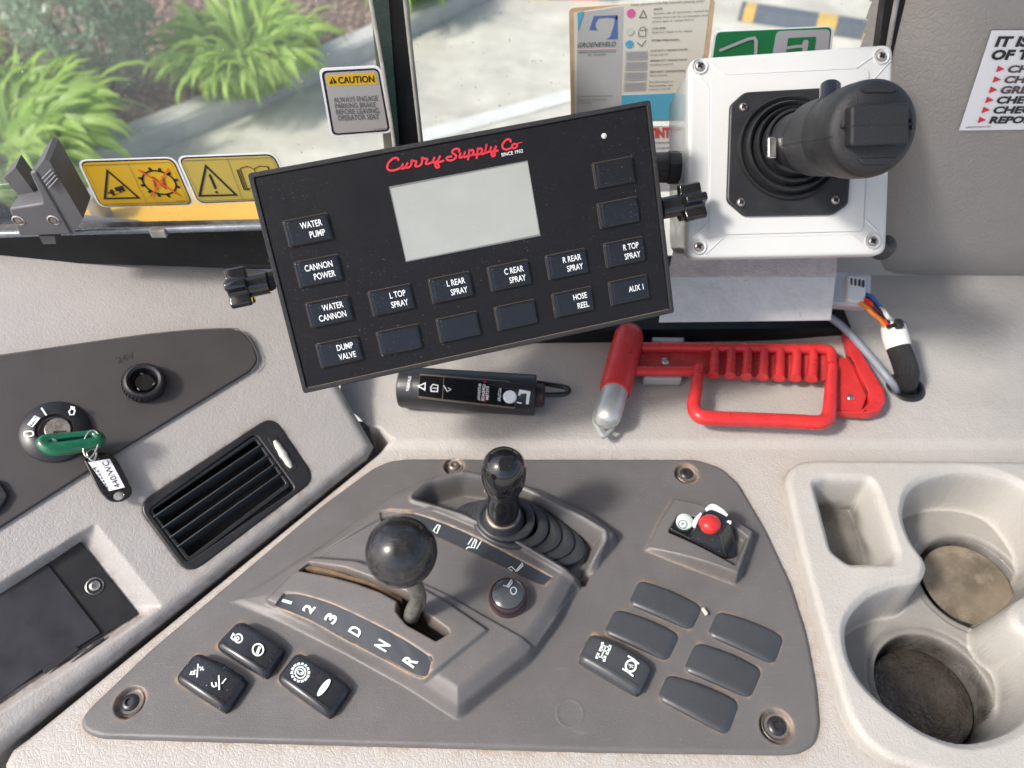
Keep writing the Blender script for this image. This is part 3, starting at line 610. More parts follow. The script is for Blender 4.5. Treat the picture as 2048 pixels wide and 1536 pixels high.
# green sign
ze=lambda pts: Zp(pts,4.876,1400,0)
S=sticker('escape_sign','green emergency exit sign sticker showing above the white joystick box',WINR,ze([(160,315),(1285,265),(1240,700),(100,740)]),.001,GREENS,.004,halo_rim=.002,catg='sign')
add('door_panel',plate(rnd(WINR.uv(ze([(745,305),(1270,285),(1235,700),(680,700)]),.001),.004),.001,.0013,.00004,P=WINR),GREYV,S)
add('green_window',polyf(WINR,ze([(860,372),(1132,358),(1095,700),(810,700)]),h),GREENS,S)
add('figure_head',disc(WINR,ze([(1028,418)])[0],.0024,h+.0003),GREYV,S)
add('arrow_symbol',ribbon(WINR,ze([(200,490),(470,380),(530,370),(548,400),(535,700)]),.0024,h),GREYV,S)
add('figure_body',ribbon(WINR,ze([(860,465),(950,452),(1030,450),(1000,600)]),.0024,h+.0002),GREYV,S)
# =================================================================== DASH WING (heightfield on W)
p_in=W.uv([(-120,1250),(0,1187),(160,1078),(278,1228),(130,1320),(-120,1480)])        # black panel bottom
p_rim=W.uv([(-120,1225),(0,1165),(190,1046),(325,1213),(150,1332),(-120,1500)])
v_out=rnd(W.uv([(272,1010),(545,830),(632,958),(376,1152)]),.012)
v_in=rnd(W.uv([(297,1020),(510,868),(590,978),(374,1125)]),.004)
ta=W.uv([(0,655),(420,632)]); ka=WINL.ray([(0,520),(420,528)],.02)
kp=[(np.array([(k-W.O)@W.U,(k-W.O)@W.V,(k-W.O)@W.N])) for k in ka]
A_=np.array([[ta[0][0],ta[0][1],1],[kp[0][0],kp[0][1],1],[ta[1][0],ta[1][1],1],[kp[1][0],kp[1][1],1]]); B_=np.array([0,kp[0][2],0,kp[1][2]])
ctop=np.linalg.lstsq(A_,B_,rcond=None)[0]
rb=W.uv([(752,905),(684,772),(640,660),(612,560),(600,400)]) ; 
wing_poly=np.vstack([W.uv([(-160,1640),(20,1490)]),rnd(W.uv([(20,1490),(752,905),(684,772)]),[0,.012,.02])[7:14],W.uv([(684,772),(655,700),(640,640)]),[(.55,.45),(-.3,.45)]])
wing_poly=np.vstack([W.uv([(-160,1640),(20,1490),(740,912),(752,890),(684,772),(652,690),(636,600)]),[(.60,.50),(-.35,.50)]])
def wing(U,V):
    flat=np.zeros_like(U); top=ctop[0]*U+ctop[1]*V+ctop[2]
    k=.012; hh=-k*np.log(np.exp(np.clip(-flat/k,-40,40))+np.exp(np.clip(-top/k,-40,40)))+k*math.log(1.0)
    d=sdf(wing_poly,U,V)
    R=.010; x=np.clip(-d,0,R); fall=R-np.sqrt(np.maximum(R*R-(R-x)**2,0)); H=hh-fall
    H=np.where(d>-.0005,H-.04*ramp(-.0005,.004,d),H)
    di=sdf(p_in,U,V); do=sdf(p_rim,U,V)
    t=np.clip(do/(do-di+1e-9),0,1); t=np.where(di<0,1,np.where(do>0,0,np.clip(-do/(np.abs(di)+np.abs(do)+1e-9),0,1)))
    H-=.011*t
    dv=sdf(v_out,U,V); H-=.0025*ss(0,-.0025,dv)
    dn=sdf(v_in,U,V); 
    # concave line right of the dark panel
    dirt_shade=.8*np.exp(-np.abs(dv)/.0022)+.9*np.exp(-np.abs(di)/.0025)+.6*np.exp(-np.clip(-d,0,1)/.006)*(V<.05)
    keep=(d<.006)&(dn>-.0004)&(H>-.30)
    w_=P_world_y(W,U,V,H); keep&=(w_<.512)
    return H,keep,np.clip(dirt_shade,0,1)
def P_world_y(P,U,V,H): return P.O[1]+U*P.U[1]+V*P.V[1]+H*P.N[1]
c4=W.uv([(-60,1560),(-60,480),(760,480),(760,1000)])
wing_o=tag(hf('dashboard',W,-.09,.42,-.03,.40,.0012,wing,WINGM),'grey-beige left dashboard wing holding the air vent and ignition switch','dashboard',kind='structure')
# dark panel
dp=W.uv([(-120,1130),(0,1057),(250,897),(503,742),(516,722),(506,690),(484,664),(450,657),(300,668),(0,711),(-120,730)])
dpn=thing('switch_panel','dark brown dashboard panel around the ignition switch and power socket','panel',W.w((220,850)))
add('panel_plate',plate(rnd(dp,.006,4),-.001,.0025,.0012,P=W,smooth=True,seg=3),DPANEL,dpn)
h=.0027
add('lettering',text3('24V',W,(236,727),(272,716),(229,715),h,.01),mat('embossed_dark',(.03,.027,.027),.5),dpn)
add('panel_crease',ribbon(W,[(503,742),(516,722),(506,690),(484,664),(450,657),(300,668),(0,711)],.001,.0026,sm=True),mat('panel_edge',(.10,.09,.09),.45),dpn)
# small dark switch cut by the left edge
add('black_cover',plate(rnd(W.uv([(-60,950),(0,962),(18,992),(0,1020),(-60,1060)],.004),.002),.002,.006,.001,P=W,smooth=True),BLK,None)
tag(bpy.data.objects['black_cover'],'black rounded cover cut off by the left edge below the ignition switch','cover')
# ignition
ic=W.uv([(113,866)])[0]; IR=.0235
ig=thing('ignition_switch','round black ignition switch with white position marks on the dark panel','ignition switch',W.at(*ic,.003))
s_i=W.uv([(41,866),(185,866)]); IR=np.linalg.norm(s_i[1]-s_i[0])/2
add('bezel',lathe([(IR,.002),(IR,.0042),(IR-.0012,.0056),(IR*.58,.0086),(IR*.52,.0086),(IR*.47,.0055),(IR*.44,.0050)],48,M=W.M(*ic)),BLK,ig)
add('recess',lathe([(IR*.46,.004),(0,.004)],32,M=W.M(*ic)),INKK,ig)
add('lock_barrel',lathe([(IR*.37,.004),(IR*.37,.0088),(IR*.34,.0094),(0,.0094)],36,M=W.M(*W.uv([(117,860)],.006)[0],0)),STEEL,ig)
add('keyway',join([ribbon(W,[(107,872),(107,864),(132,862)],.0008,.0098)]),INKK,ig)
hm=.0090
zk=lambda pts: Zp(pts,5.908,0,780)
add('position_mark',ribbon(W,zk([(285,515),(300,492),(375,490),(392,515),(378,542),(300,545)]),.0011,hm+.0003,True,sm=True),INKW,ig)
add('position_mark',ribbon(W,zk([(490,215),(545,295)]),.0011,hm+.0004),INKW,ig)
add('position_mark',join([ribbon(W,zk([(335,410),(415,305),(460,330),(380,435)]),.0009,hm+.0004,True),ribbon(W,zk([(375,385),(415,345)]),.0011,hm+.0005),disc(W,zk([(372,400)])[0],.0006,hm+.0005,12),disc(W,zk([(425,335)])[0],.0006,hm+.0005,12)]),INKW,ig)
add('position_mark',join([ribbon(W,zk([(845,212),(885,240),(870,290),(830,292),(812,255),(838,225)]),.0009,hm+.0004,True),ribbon(W,zk([(840,222),(838,198),(880,205),(872,230)]),.0008,hm+.0004)]),INKW,ig)
# key in the lock, fob, ring and tag
ky=thing('ignition_key','green plastic headed key in the ignition with ring','key',W.w((140,885),.015))
zh=.020
def wz(pts,hh): return [W.w(p,hh) for p in zk(pts)]
add('key_head',tube(wz([(505,620),(560,580),(700,555),(1000,520),(1110,515),(1165,570),(1150,615),(1000,650),(760,690),(640,700),(560,680)],zh),[.0042,.0036,.0026,.0024,.0030,.0042,.0045,.0048,.0052,.0052,.0048],16,closed=True,sub=5),GREENK,ky)
add('key_bow_foot',tube([W.w(zk([(600,650)])[0],zh),W.w((112,872),.006)],[.005,.003],12),STEEL,ky)
add('split_ring',tube(wz([(1010,560),(1060,490),(1120,482),(1170,540),(1160,640),(1120,740),(1060,800),(1000,760),(985,660)],zh+.003),.0006,8,closed=True),STEEL,ky)
add('split_ring',tube(wz([(1030,730),(1110,700),(1140,760),(1100,830),(1050,800)],zh-.002),.0007,8,closed=True),STEEL,ky)
kt=thing('key_tag','black key tag with handwritten white paper insert hanging on the green key','key tag',W.w(zk([(1280,1010)])[0],.012))
th_=.010; to=rnd(W.uv(zk([(985,820),(1050,775),(1150,725),(1290,735),(1390,830),(1560,1170),(1550,1240),(1480,1300),(1380,1325),(1280,1310),(1170,1200)]),th_),.004,4)
add('tag_body',plate(to,th_-.0028,th_,.0009,holes=[circ(*W.uv(zk([(1395,1250)]),th_)[0],.0030,20)],P=W,smooth=True,seg=3),GLOSSB,kt)
add('paper_insert',polyf(W,zk([(1038,852),(1298,812),(1475,1150),(1290,1195)]),th_+.0003),WHST,kt)
add('handwriting',join([text3('CE22224',W,*zk([(1285,1180),(1135,905),(1215,1205)]),th_+.0006,-.004),text3('440/WC',W,*zk([(1425,1140),(1270,830),(1355,1165)]),th_+.0006,-.004)]),INKK,kt)
# 24 V socket
sc0=W.uv([(290,770)])[0]; sr=np.linalg.norm(np.diff(W.uv([(247,770),(335,770)]),axis=0))/2
sk=thing('power_socket','round black 24 volt socket on the dark dashboard panel','socket',W.at(*sc0,.003))
add('socket_ring',lathe([(sr,.002),(sr,.006),(sr*.97,.0085),(sr*.88,.0110),(sr*.78,.0115),(sr*.66,.0100),(sr*.62,.006),(sr*.62,.0035)],48,M=W.M(*sc0)),BLK,sk)
add('socket_well',lathe([(sr*.63,.0036),(0,.0036)],32,M=W.M(*sc0)),INKK,sk)
add('centre_contact',lathe([(sr*.50,.0036),(sr*.50,.0052),(sr*.42,.0062),(0,.0062)],28,M=W.M(*sc0)),GLOSSB,sk)
rb_=join([box3(frame(W.at(sc0[0]+sr*1.0*math.cos(a),sc0[1]+sr*1.0*math.sin(a),.006),W.N,W.U*math.cos(a)+W.V*math.sin(a)),.0012,.0009,.006,.0002,1) for a in np.linspace(1.6,3.9,14)])
add('knurling',rb_,BLK,sk)
for a in (1.2,3.5,5.4): add('contact_clip',box3(frame(W.at(sc0[0]+sr*.45*math.cos(a),sc0[1]+sr*.45*math.sin(a),.0066),W.N,W.U*math.cos(a+1.2)+W.V*math.sin(a+1.2)),.0022,.0008,.0008,.0002,1),STEEL,sk)
# air vent
vt=thing('air_vent','black slatted air vent in the left dashboard wing','vent',W.w((450,990)))
add('vent_frame',plate(v_out,-.003,.0012,.0014,holes=[v_in],P=W,smooth=True,seg=3),BLK,vt)
v_in2=rnd(W.uv([(300,1022),(507,871),(586,976),(376,1121)]),.004)
add('duct',plate(v_out,-.035,-.003,.0005,holes=[v_in],P=W),BLK,vt)
add('duct_back',plate(v_out,-.037,-.0352,.0004,P=W),INKK,vt)
zv=lambda pts: Zp(pts,2.695,0,620)
gi=rnd(W.uv(zv([(795,1075),(1380,672),(1570,945),(1015,1365)]),-.001),.003); gi2=rnd(W.uv(zv([(822,1080),(1375,700),(1540,938),(1022,1330)]),-.001),.002)
add('grille_frame',plate(gi,-.006,.0,.0008,holes=[gi2],P=W,smooth=True),BLK,vt)
for a,b in (((838,1132),(1415,742)),((884,1192),(1450,798)),((924,1243),(1483,848)),((965,1292),(1522,893)),):
    A=W.w(zv([a])[0],-.004);B=W.w(zv([b])[0],-.004); d=B-A; L_=np.linalg.norm(d); M=frame((A+B)/2,W.N,d)@Matrix.Rotation(math.radians(74),4,'X')
    add('slat',box3(M,L_,.012,.0010,.0004,1),MAT.get('vent_slat_grey') or mat('vent_slat_grey',(.05,.055,.06),.4),vt)
for c_,b_ in (((1000,1100),(1330,870)),):
    pass
add('wheel_slot',plate(rnd(W.uv(zv([(1440,690),(1490,675),(1605,850),(1560,878)]),.0012),.002),.0008,.0016,.0003,P=W),INKK,vt)
A=W.w(zv([(1480,705)])[0],.001);B=W.w(zv([(1570,850)])[0],.001); d=B-A; L_=np.linalg.norm(d)
th0=[]; 
for i in range(7):
    t=i/6; th0.append((.0016+.0013*math.sin(math.pi*t)+(.0005 if i%2 else 0),(t-.5)*L_))
add('thumb_wheel',lathe([(.0005,-.5*L_)]+th0+[(.0005,.5*L_)],20,M=frame((A+B)/2-W.N*.0005,d),a=20),mat('worn_white_thumbwheel',(.62,.60,.52),.35,var=.5,varscale=200),vt)
# black blanking panel low left
bp=thing('blanking_panel','black recessed panel with hatch and hex screw at lower left','panel',W.w((120,1300),-.01))
add('panel_plate',plate(W.uv([(-120,1245),(0,1190),(158,1080),(276,1228),(120,1325),(-120,1470)],-.0105),-.012,-.0095,.0005,P=W),BLK,bp)
add('hatch',plate(rnd(W.uv(Zp([(-300,600),(0,510),(262,350),(545,715),(250,900),(0,1080),(-300,1300)],2.695,0,1000),-.009),.001),-.0094,-.008,.0004,P=W,smooth=True),mat('blue_black_hatch',(.022,.023,.030),.42,grain=1500,bump=.2,bdist=.0002,speck=.2),bp)
add('hatch_rail',tube([W.w(p,-.007) for p in Zp([(0,1165),(240,1010),(560,745)],2.695,0,1000)],.0018,8),BLK,bp)
add('finger_slot',plate(W.uv(Zp([(230,915),(410,785),(428,805),(245,940)],2.695,0,1000),-.008),-.008,-.0074,.0002,P=W),INKK,bp)
def screw(P,px,h,r,mring,mscrew,parent,kind='torx',depth=0.001,name='screw'):
    c=P.uv([px],h)[0]
    if mring is not None: add('washer',lathe([(r*1.0,-.0012),(r*1.0,.0003),(r*.94,.0008),(r*.74,-.0004),(r*.70,-.0012)],32,M=P.M(*c,h)),mring,parent)
    s=add(name,lathe([(r*.60,-.0015),(r*.60,.0004),(r*.52,.0012),(r*.32,.0018),(r*.28,.0018),(r*.25,.0004),(0,.0004)],28,M=P.M(*c,h)),mscrew,parent)
    if kind=='cross':
        m=join([box3(P.M(*c,h+.0015,a),r*.80,r*.20,.0012,.0001,1) for a in (.5,.5+math.pi/2)]); add('cross_slot',m,INKK,parent)
    return s
screw(W,(189,1172),-.0095,.0060,STEEL,STEEL,bp)
# =================================================================== CENTRE DECK (heightfield on D0)
cons_px=[(815,916),(1393,917),(1440,932),(1475,962),(1530,1055),(1582,1165),(1615,1270),(1634,1370),(1641,1450),(1632,1488),(1600,1506),(1560,1508),(1200,1503),(800,1492),(400,1481),(200,1475),(168,1464),(158,1444),(172,1420),(300,1298),(640,1012),(745,935),(780,920)]
CON=Plane((0,0,CZ-.4965),(0,0,1),(1,0,0))
cons=rnd(CON.uv(cons_px),.004,3)
CPT=Plane((0,0,CZ-.490),(0,0,1),(1,0,0))
zc=lambda pts: Zp(pts,2.146,1540,820)
cup_px=zc([(64,300),(80,250),(120,218),(180,206),(700,208),(1300,216),(1300,1700),(760,1580),(640,1545),(520,1510),(400,1425),(320,1290),(240,1000),(120,560)])
cup=rnd(CPT.uv(cup_px),[.006,.006,.01,.01,.01,0,0,.02,.02,.02,.02,.02,.03,.03],4)
deck_poly=np.vstack([D0.uv([(12,1900),(10,1530),(25,1500),(60,1475),(752,912)],-.004),[(-.10,.36),(-.14,.40),(-.2,.70),(.75,.70),(.75,-.1)]])
def deck(U,V):
    H=np.zeros_like(U); d=sdf(deck_poly,U,V)
    vr=D0.uv([(1000,893)])[0][1]
    H+=.0035*ss(vr-.004,vr+.006,V)
    # right-hand side swells up to meet the pillar trim
    rise_=ss(.44,.53,V+np.clip((U-.24),0,.2)*.25)*ss(.205,.30,U)*.115
    H+=rise_*.12
    R=.007; x=np.clip(-d,0,R); H-=(R-np.sqrt(np.maximum(R*R-(R-x)**2,0)))*(V<.36)
    H=np.where((d>-.0005)&(V<.37),H-.03*ramp(-.0005,.004,d),H)
    dc=sdf(cons,U,V); du=sdf(cup,U,V)
    keep=(d<.006)&(dc>-.004)&(du>-.004)&((V<.492)|(U>.225)&(V<.60))
    gro=D0.uv([(1808,780)])[0]; keep&=((U-gro[0])**2+(V-gro[1])**2>.0125**2)
    dirt_shade=.85*np.exp(-np.abs(dc)/.0028)+.55*np.exp(-np.abs(du)/.0025)
    sp=D0.uv([(830,800),(905,825),(1545,915),(1225,855),(1640,675),(1560,690)])
    for (a,b),r_,s_ in zip(sp,(.010,.006,.002,.006,.006,.004),(.9,.6,.9,.5,.6,.4)): dirt_shade+=s_*np.exp(-((U-a)**2+((V-b)*1.3)**2)/r_**2)
    return H,keep,np.clip(dirt_shade,0,1)
tag(hf('console_deck',D0,-.36,.52,.03,.605,.0013,deck,DECK),'light beige moulded deck around the console and under the red hammer','deck',kind='structure')
# =================================================================== CONSOLE (heightfield on CON)
z4=lambda pts: Zp(pts,2.56,440,860)
HS=Plane((0,0,CZ-.484),(0,0,1),(1,0,0))   # mean level of the housing top
def hu(pts): return HS.uv(pts)
def cu_(pts): return CON.uv(pts)
foot=np.vstack([cu_(z4([(30,880),(300,985),(640,1150),(950,1320),(1215,1490),(1260,1470),(1600,1200),(1740,1010),(1850,800),(2045,590),(2040,540),(1900,440),(1600,300)])),cu_(z4([(1250,210),(1060,260),(880,330),(500,600)]))])
foot=rnd(foot,.004,3)
subL=rnd(hu(z4([(205,850),(455,632),(700,668),(910,745),(1150,880),(1385,1040),(1120,1255),(1040,1300),(700,1140),(450,975)])),.003,3)
ledge=rnd(hu(z4([(455,632),(850,440),(1100,410),(1450,560),(1840,775),(1606,1108),(1385,985),(1150,850),(900,735),(700,665)])),.002,3)
stripU=np.vstack([cat(hu(z4([(820,425),(900,418),(1060,452),(1260,530),(1480,640),(1700,760)])),5,False),cat(hu(z4([(1660,800),(1590,775),(1400,680),(1200,590),(1040,525),(830,490)])),5,False)])
stripL=np.vstack([cat(hu(z4([(320,818),(400,830),(560,885),(760,985),(940,1085),(1085,1180)])),5,False),cat(hu(z4([(1090,1200),(1040,1275),(860,1180),(640,1060),(460,960),(270,880)])),5,False)])
slot=rnd(hu(z4([(398,705),(450,672),(640,712),(830,790),(960,850),(1035,905),(1040,950),(1170,1045),(1175,1060),(1112,1098),(960,1010),(905,940),(915,892),(830,842),(700,788),(560,744)])),.0012,3)
pocket=rnd(hu(z4([(985,362),(1080,275),(1240,232),(1360,245),(1560,315),(1960,530),(1965,555),(1885,770),(1790,735),(1500,560),(1250,440)])),.004,3)
brake=rnd(CON.uv(Zp([(238,905),(400,560),(605,245),(1000,380),(1590,700),(1640,760),(1440,1330),(1400,1345),(700,1080)],6.4,1250,960)),.002,3)
bwell=rnd(CON.uv(Zp([(560,640),(690,430),(1380,640),(1560,760),(1400,1130)],6.4,1250,960),.008),.002,3)
scr=[((260,1405),.0098),((1373,947),.0092),((1553,1452),.0105),((908,932),.0080)]
sw=dict(s1=Zp([(430,485),(905,735),(690,1045),(225,740)],4.655,300,1200),s2=Zp([(830,190),(1255,440),(1070,720),(600,430)],4.655,300,1200),s3=Zp([(1370,480),(1870,800),(1665,1095),(1170,740)],4.655,300,1200))
z1=lambda pts: Zp(pts,2.4155,1120,900)
sw['s4']=z1([(150,880),(450,1040),(385,1185),(85,1010)])
bl=[z1(q) for q in ([(385,625),(690,755),(635,870),(330,740)],[(270,765),(580,890),(520,1020),(210,880)],[(520,1080),(870,1215),(810,1380),(470,1200)],[(765,775),(1085,900),(1035,1035),(710,890)],[(660,925),(980,1060),(920,1200),(595,1060)])]
def console(U,V):
    d=sdf(cons,U,V); R=.0028; x=np.clip(-d,0,R); H=-(R-np.sqrt(np.maximum(R*R-(R-x)**2,0))); H=np.where(d>-.0003,H-.006*ramp(-.0003,.002,d),H)
    f=sdf(foot,U,V)
    a=hu([(455,1205),(1213,1067)]); ax=a[1]-a[0]; L_=np.linalg.norm(ax); ax/=L_; t=((U-a[0][0])*ax[0]+(V-a[0][1])*ax[1])/L_
    plat=.0012+.0155*ss(-.05,.55,t)
    x=np.clip(-f/.0150,0,1); H+=plat*(x*x*(3-2*x))*.5+plat*.5*ss(0,.006,-f)
    sl=sdf(subL,U,V); H+=.0030*ss(.0004,-.0022,sl)
    lg=sdf(ledge,U,V); H-=.0020*ss(.0004,-.0016,lg); 
    for s_ in (stripU,stripL):
        q=sdf(s_,U,V); H-=.0016*ss(.0005,-.0008,q)
    sd_=sdf(slot,U,V); H-=.030*ss(.0003,-.0010,sd_)+.0008*ss(.0015,0,sd_)
    pk=sdf(pocket,U,V); H-=.0200*ss(.0008,-.0095,pk)
    ridge=np.exp(-((pk-.0022)/.0014)**2)*.0016; H+=ridge*(f<0)
    # park brake housing: wedge, highest at its far end
    b=sdf(brake,U,V); bc=CON.uv(Zp([(320,720),(1500,1000)],6.4,1250,960)); bx_=bc[1]-bc[0]; Lb=np.linalg.norm(bx_); bx_/=Lb
    tb=((U-bc[0][0])*bx_[0]+(V-bc[0][1])*bx_[1])/Lb
    hb=.002+.0105*np.sin(np.clip(tb,0,1)*math.pi*.62); H+=hb*ss(.0004,-.0035,b)
    bw=sdf(bwell,U,V); H-=.007*ss(.0006,-.0015,bw)
    dirt_shade=.9*np.exp(-np.abs(b+.0)/.0009)*.3
    for (px,r_) in scr:
        c=CON.uv([px])[0]; rr=np.hypot(U-c[0],V-c[1]); H-=.0042*ss(r_*1.03,r_*.90,rr); dirt_shade+=.8*np.exp(-np.abs(rr-r_*.95)/.0010)
    c=CON.uv([(1140,1426)])[0]; rr=np.hypot(U-c[0],V-c[1]); rc=26/1500*.5/1.05; H+=.00028*np.exp(-((rr-rc)/.0005)**2)
    kn=hu([(1016,1198)])[0]; rr=np.hypot(U-kn[0],V-kn[1]); dirt_shade+=.7*np.exp(-np.abs(rr-.0135)/.0010)
    for q in list(sw.values())+bl:
        Q=CON.uv(q) if True else q; c=Q.mean(0); Q=c+(Q-c)*.88
        dirt_shade+=.75*np.exp(-np.clip(sdf(Q,U,V)-.0017,0,1)/.0008)
    for s_ in (stripU,stripL): dirt_shade+=.9*np.exp(-np.abs(sdf(s_,U,V))/.0008)
    dirt_shade+=.25*np.exp(-np.abs(sd_)/.002)
    keep=(d<.003)&~(sd_<-.0020)
    return H,keep,np.clip(dirt_shade,0,1)
cs=thing('control_console','taupe control console panel with raised gear gate housing and four corner screws','console panel',CON.w((900,1300)))
cons_o=hf('console_shell',CON,cons[:,0].min()-.004,cons[:,0].max()+.004,cons[:,1].min()-.004,cons[:,1].max()+.004,.00072,console,PANEL,cs)
# exact surface height lookup
_co=np.empty(len(cons_o.data.vertices)*3); cons_o.data.vertices.foreach_get('co',_co); _co=_co.reshape(-1,3)+np.array(cons_o.matrix_world.translation if False else (WM[cons_o.name].translation))
def surf(x,y):
    d=(_co[:,0]-x)**2+(_co[:,1]-y)**2; return _co[np.argmin(d),2]
def hit(px,py):
    z=CZ-.49
    for _ in range(12):
        p=Plane((0,0,z),(0,0,1),(1,0,0)).w((px,py)); z=.5*z+.5*surf(p[0],p[1])
    return np.array([p[0],p[1],z])
# gate liner and strips
ZC=[]
def settle(me,which,dz):
    C_,Z_=ZC[which]; n=len(me.vertices); co=np.empty(n*3); me.vertices.foreach_get('co',co); co=co.reshape(-1,3)
    ax=C_[-1]-C_[0]; L_=np.linalg.norm(ax); ax=ax/L_; tt=(C_-C_[0])@ax
    co[:,2]=np.interp((co[:,:2]-C_[0])@ax,tt,Z_)+dz; me.vertices.foreach_set('co',co.ravel()); me.update(); return me
def drape(poly_uv,dz,mat_,name,parent,n=1):
    """flat-bottomed strip that follows the console surface"""
    q=poly_uv; m=len(q)//2; A=q[:m]; B=q[m:][::-1]
    k=40; ia=np.linspace(0,m-1,k); ib=np.linspace(0,len(B)-1,k)
    fa=np.stack([np.interp(ia,range(m),A[:,j]) for j in (0,1)],1); fb=np.stack([np.interp(ib,range(len(B)),B[:,j]) for j in (0,1)],1)
    V=[];Fc=[]; r=5
    for i in range(k):
        zz=surf(*(fa[i]+fb[i])/2)
        for j in range(r):
            p=fa[i]+(fb[i]-fa[i])*j/(r-1); V.append((p[0],p[1],zz+dz))
    for i in range(k-1):
        for j in range(r-1): Fc.append((i*r+j,i*r+j+1,(i+1)*r+j+1,(i+1)*r+j))
    ZC.append((np.array([(fa[i]+fb[i])/2 for i in range(k)]),np.array([V[i*r][2] for i in range(k)])))
    me=raw(V,Fc,True); 
    return add(name,me,mat_,parent)
drape(stripU,.0006,STRIP,'label_strip',cs); drape(stripL,.0006,STRIP,'label_strip',cs)
liner=plate(np.array(hu(z4([(360,690),(450,640),(1000,800),(1220,1040),(1120,1130),(880,1000),(560,780)]))),-.042,-.030,.0005,P=HS); add('gate_liner',liner,DUSTM,cs)
for A,B in (((410,700),(900,840)),): 
    a=HS.w(z4([A])[0],-.012); b=HS.w(z4([B])[0],-.012)
    add('gate_brush',prism([HS.w(p,-.006) for p in z4([(430,688),(560,715),(760,775),(930,860)])]+[HS.w(p,-.006)-[0,0,.02] for p in z4([(930,860),(760,775),(560,715),(430,688)])],None,(.001,-.003,0)),DUSTM,cs)
# letters
zs=lambda pts: Zp(pts,6.023,540,1170)
def lift(px,dz):
    p=hit(*px); e=.007; q=[np.array([p[0]+a,p[1]+b,surf(p[0]+a,p[1]+b)]) for a,b in ((e,0),(-e,0),(0,e*.6),(0,-e*.6))]
    nn=np.cross(q[0]-q[1],q[2]-q[3]); nn/=np.linalg.norm(nn); c=sum(q)/4; c[2]=max(c[2],p[2]); return Plane(c+nn*dz,nn,(1,0,0))
h=0
for ch,A,B,C in (('2',(485,352),(548,262),(378,302)),('3',(762,480),(818,378),(645,418)),('D',(1062,636),(1112,540),(940,562)),('N',(1388,815),(1450,716),(1255,735)),('R',(1722,1018),(1785,915),(1592,922))):
    A,B,C=zs([A,B,C]); Pn=lift(((A[0]+B[0]+C[0]-A[0])/2,(B[1]+C[1])/2),.0014); add('gear_letter',settle(text3(ch,Pn,A,B,C,0,.035),1,.0004),INKG,cs)
Pn=lift(zs([(200,195)])[0],.0014); add('gear_letter',settle(ribbon(Pn,zs([(155,180),(250,212)]),.0021,0),1,.0004),INKG,cs)
zi=lambda pts: Zp(pts,7.06,840,1010)
Pn=lift(zi([(230,330)])[0],.0014)
add('dump_symbol',settle(ribbon(Pn,zi([(188,360),(250,270),(280,285),(235,400)]),.0008,0,True),0,.0004),INKG,cs)
Pn=lift(zi([(760,540)])[0],.0014)
add('dump_symbol',settle(join([ribbon(Pn,zi(q),.0009,0) for q in ([(680,550),(738,465)],[(725,580),(780,470),(800,495),(765,600),(680,590),(655,615)],[(800,610),(862,510)])]),0,.0004),INKG,cs)
Pn=lift(zi([(1370,880)])[0],.0014)
add('dump_symbol',settle(join([ribbon(Pn,zi(q),.0007,0) for q in ([(1350,930),(1450,810),(1452,850),(1365,935),(1290,865),(1250,890)],[(1260,905),(1300,925)])]),0,.0004),INKG,cs)
# recessed screws of the console
for (px,r_),sm in zip(scr,(DARKST,DARKST,DARKST,RUSTY)):
    s=screw(CON,px,-.0040,r_*.93,RUSTY,sm,cs)
# white chip by the blank switch
add('white_tab',box3(CON.M(*CON.uv([(1410,1222)],.003)[0],.002,.5),.0022,.0055,.003,.0006),mat('cream_chip',(.5,.47,.4),.6),cs)
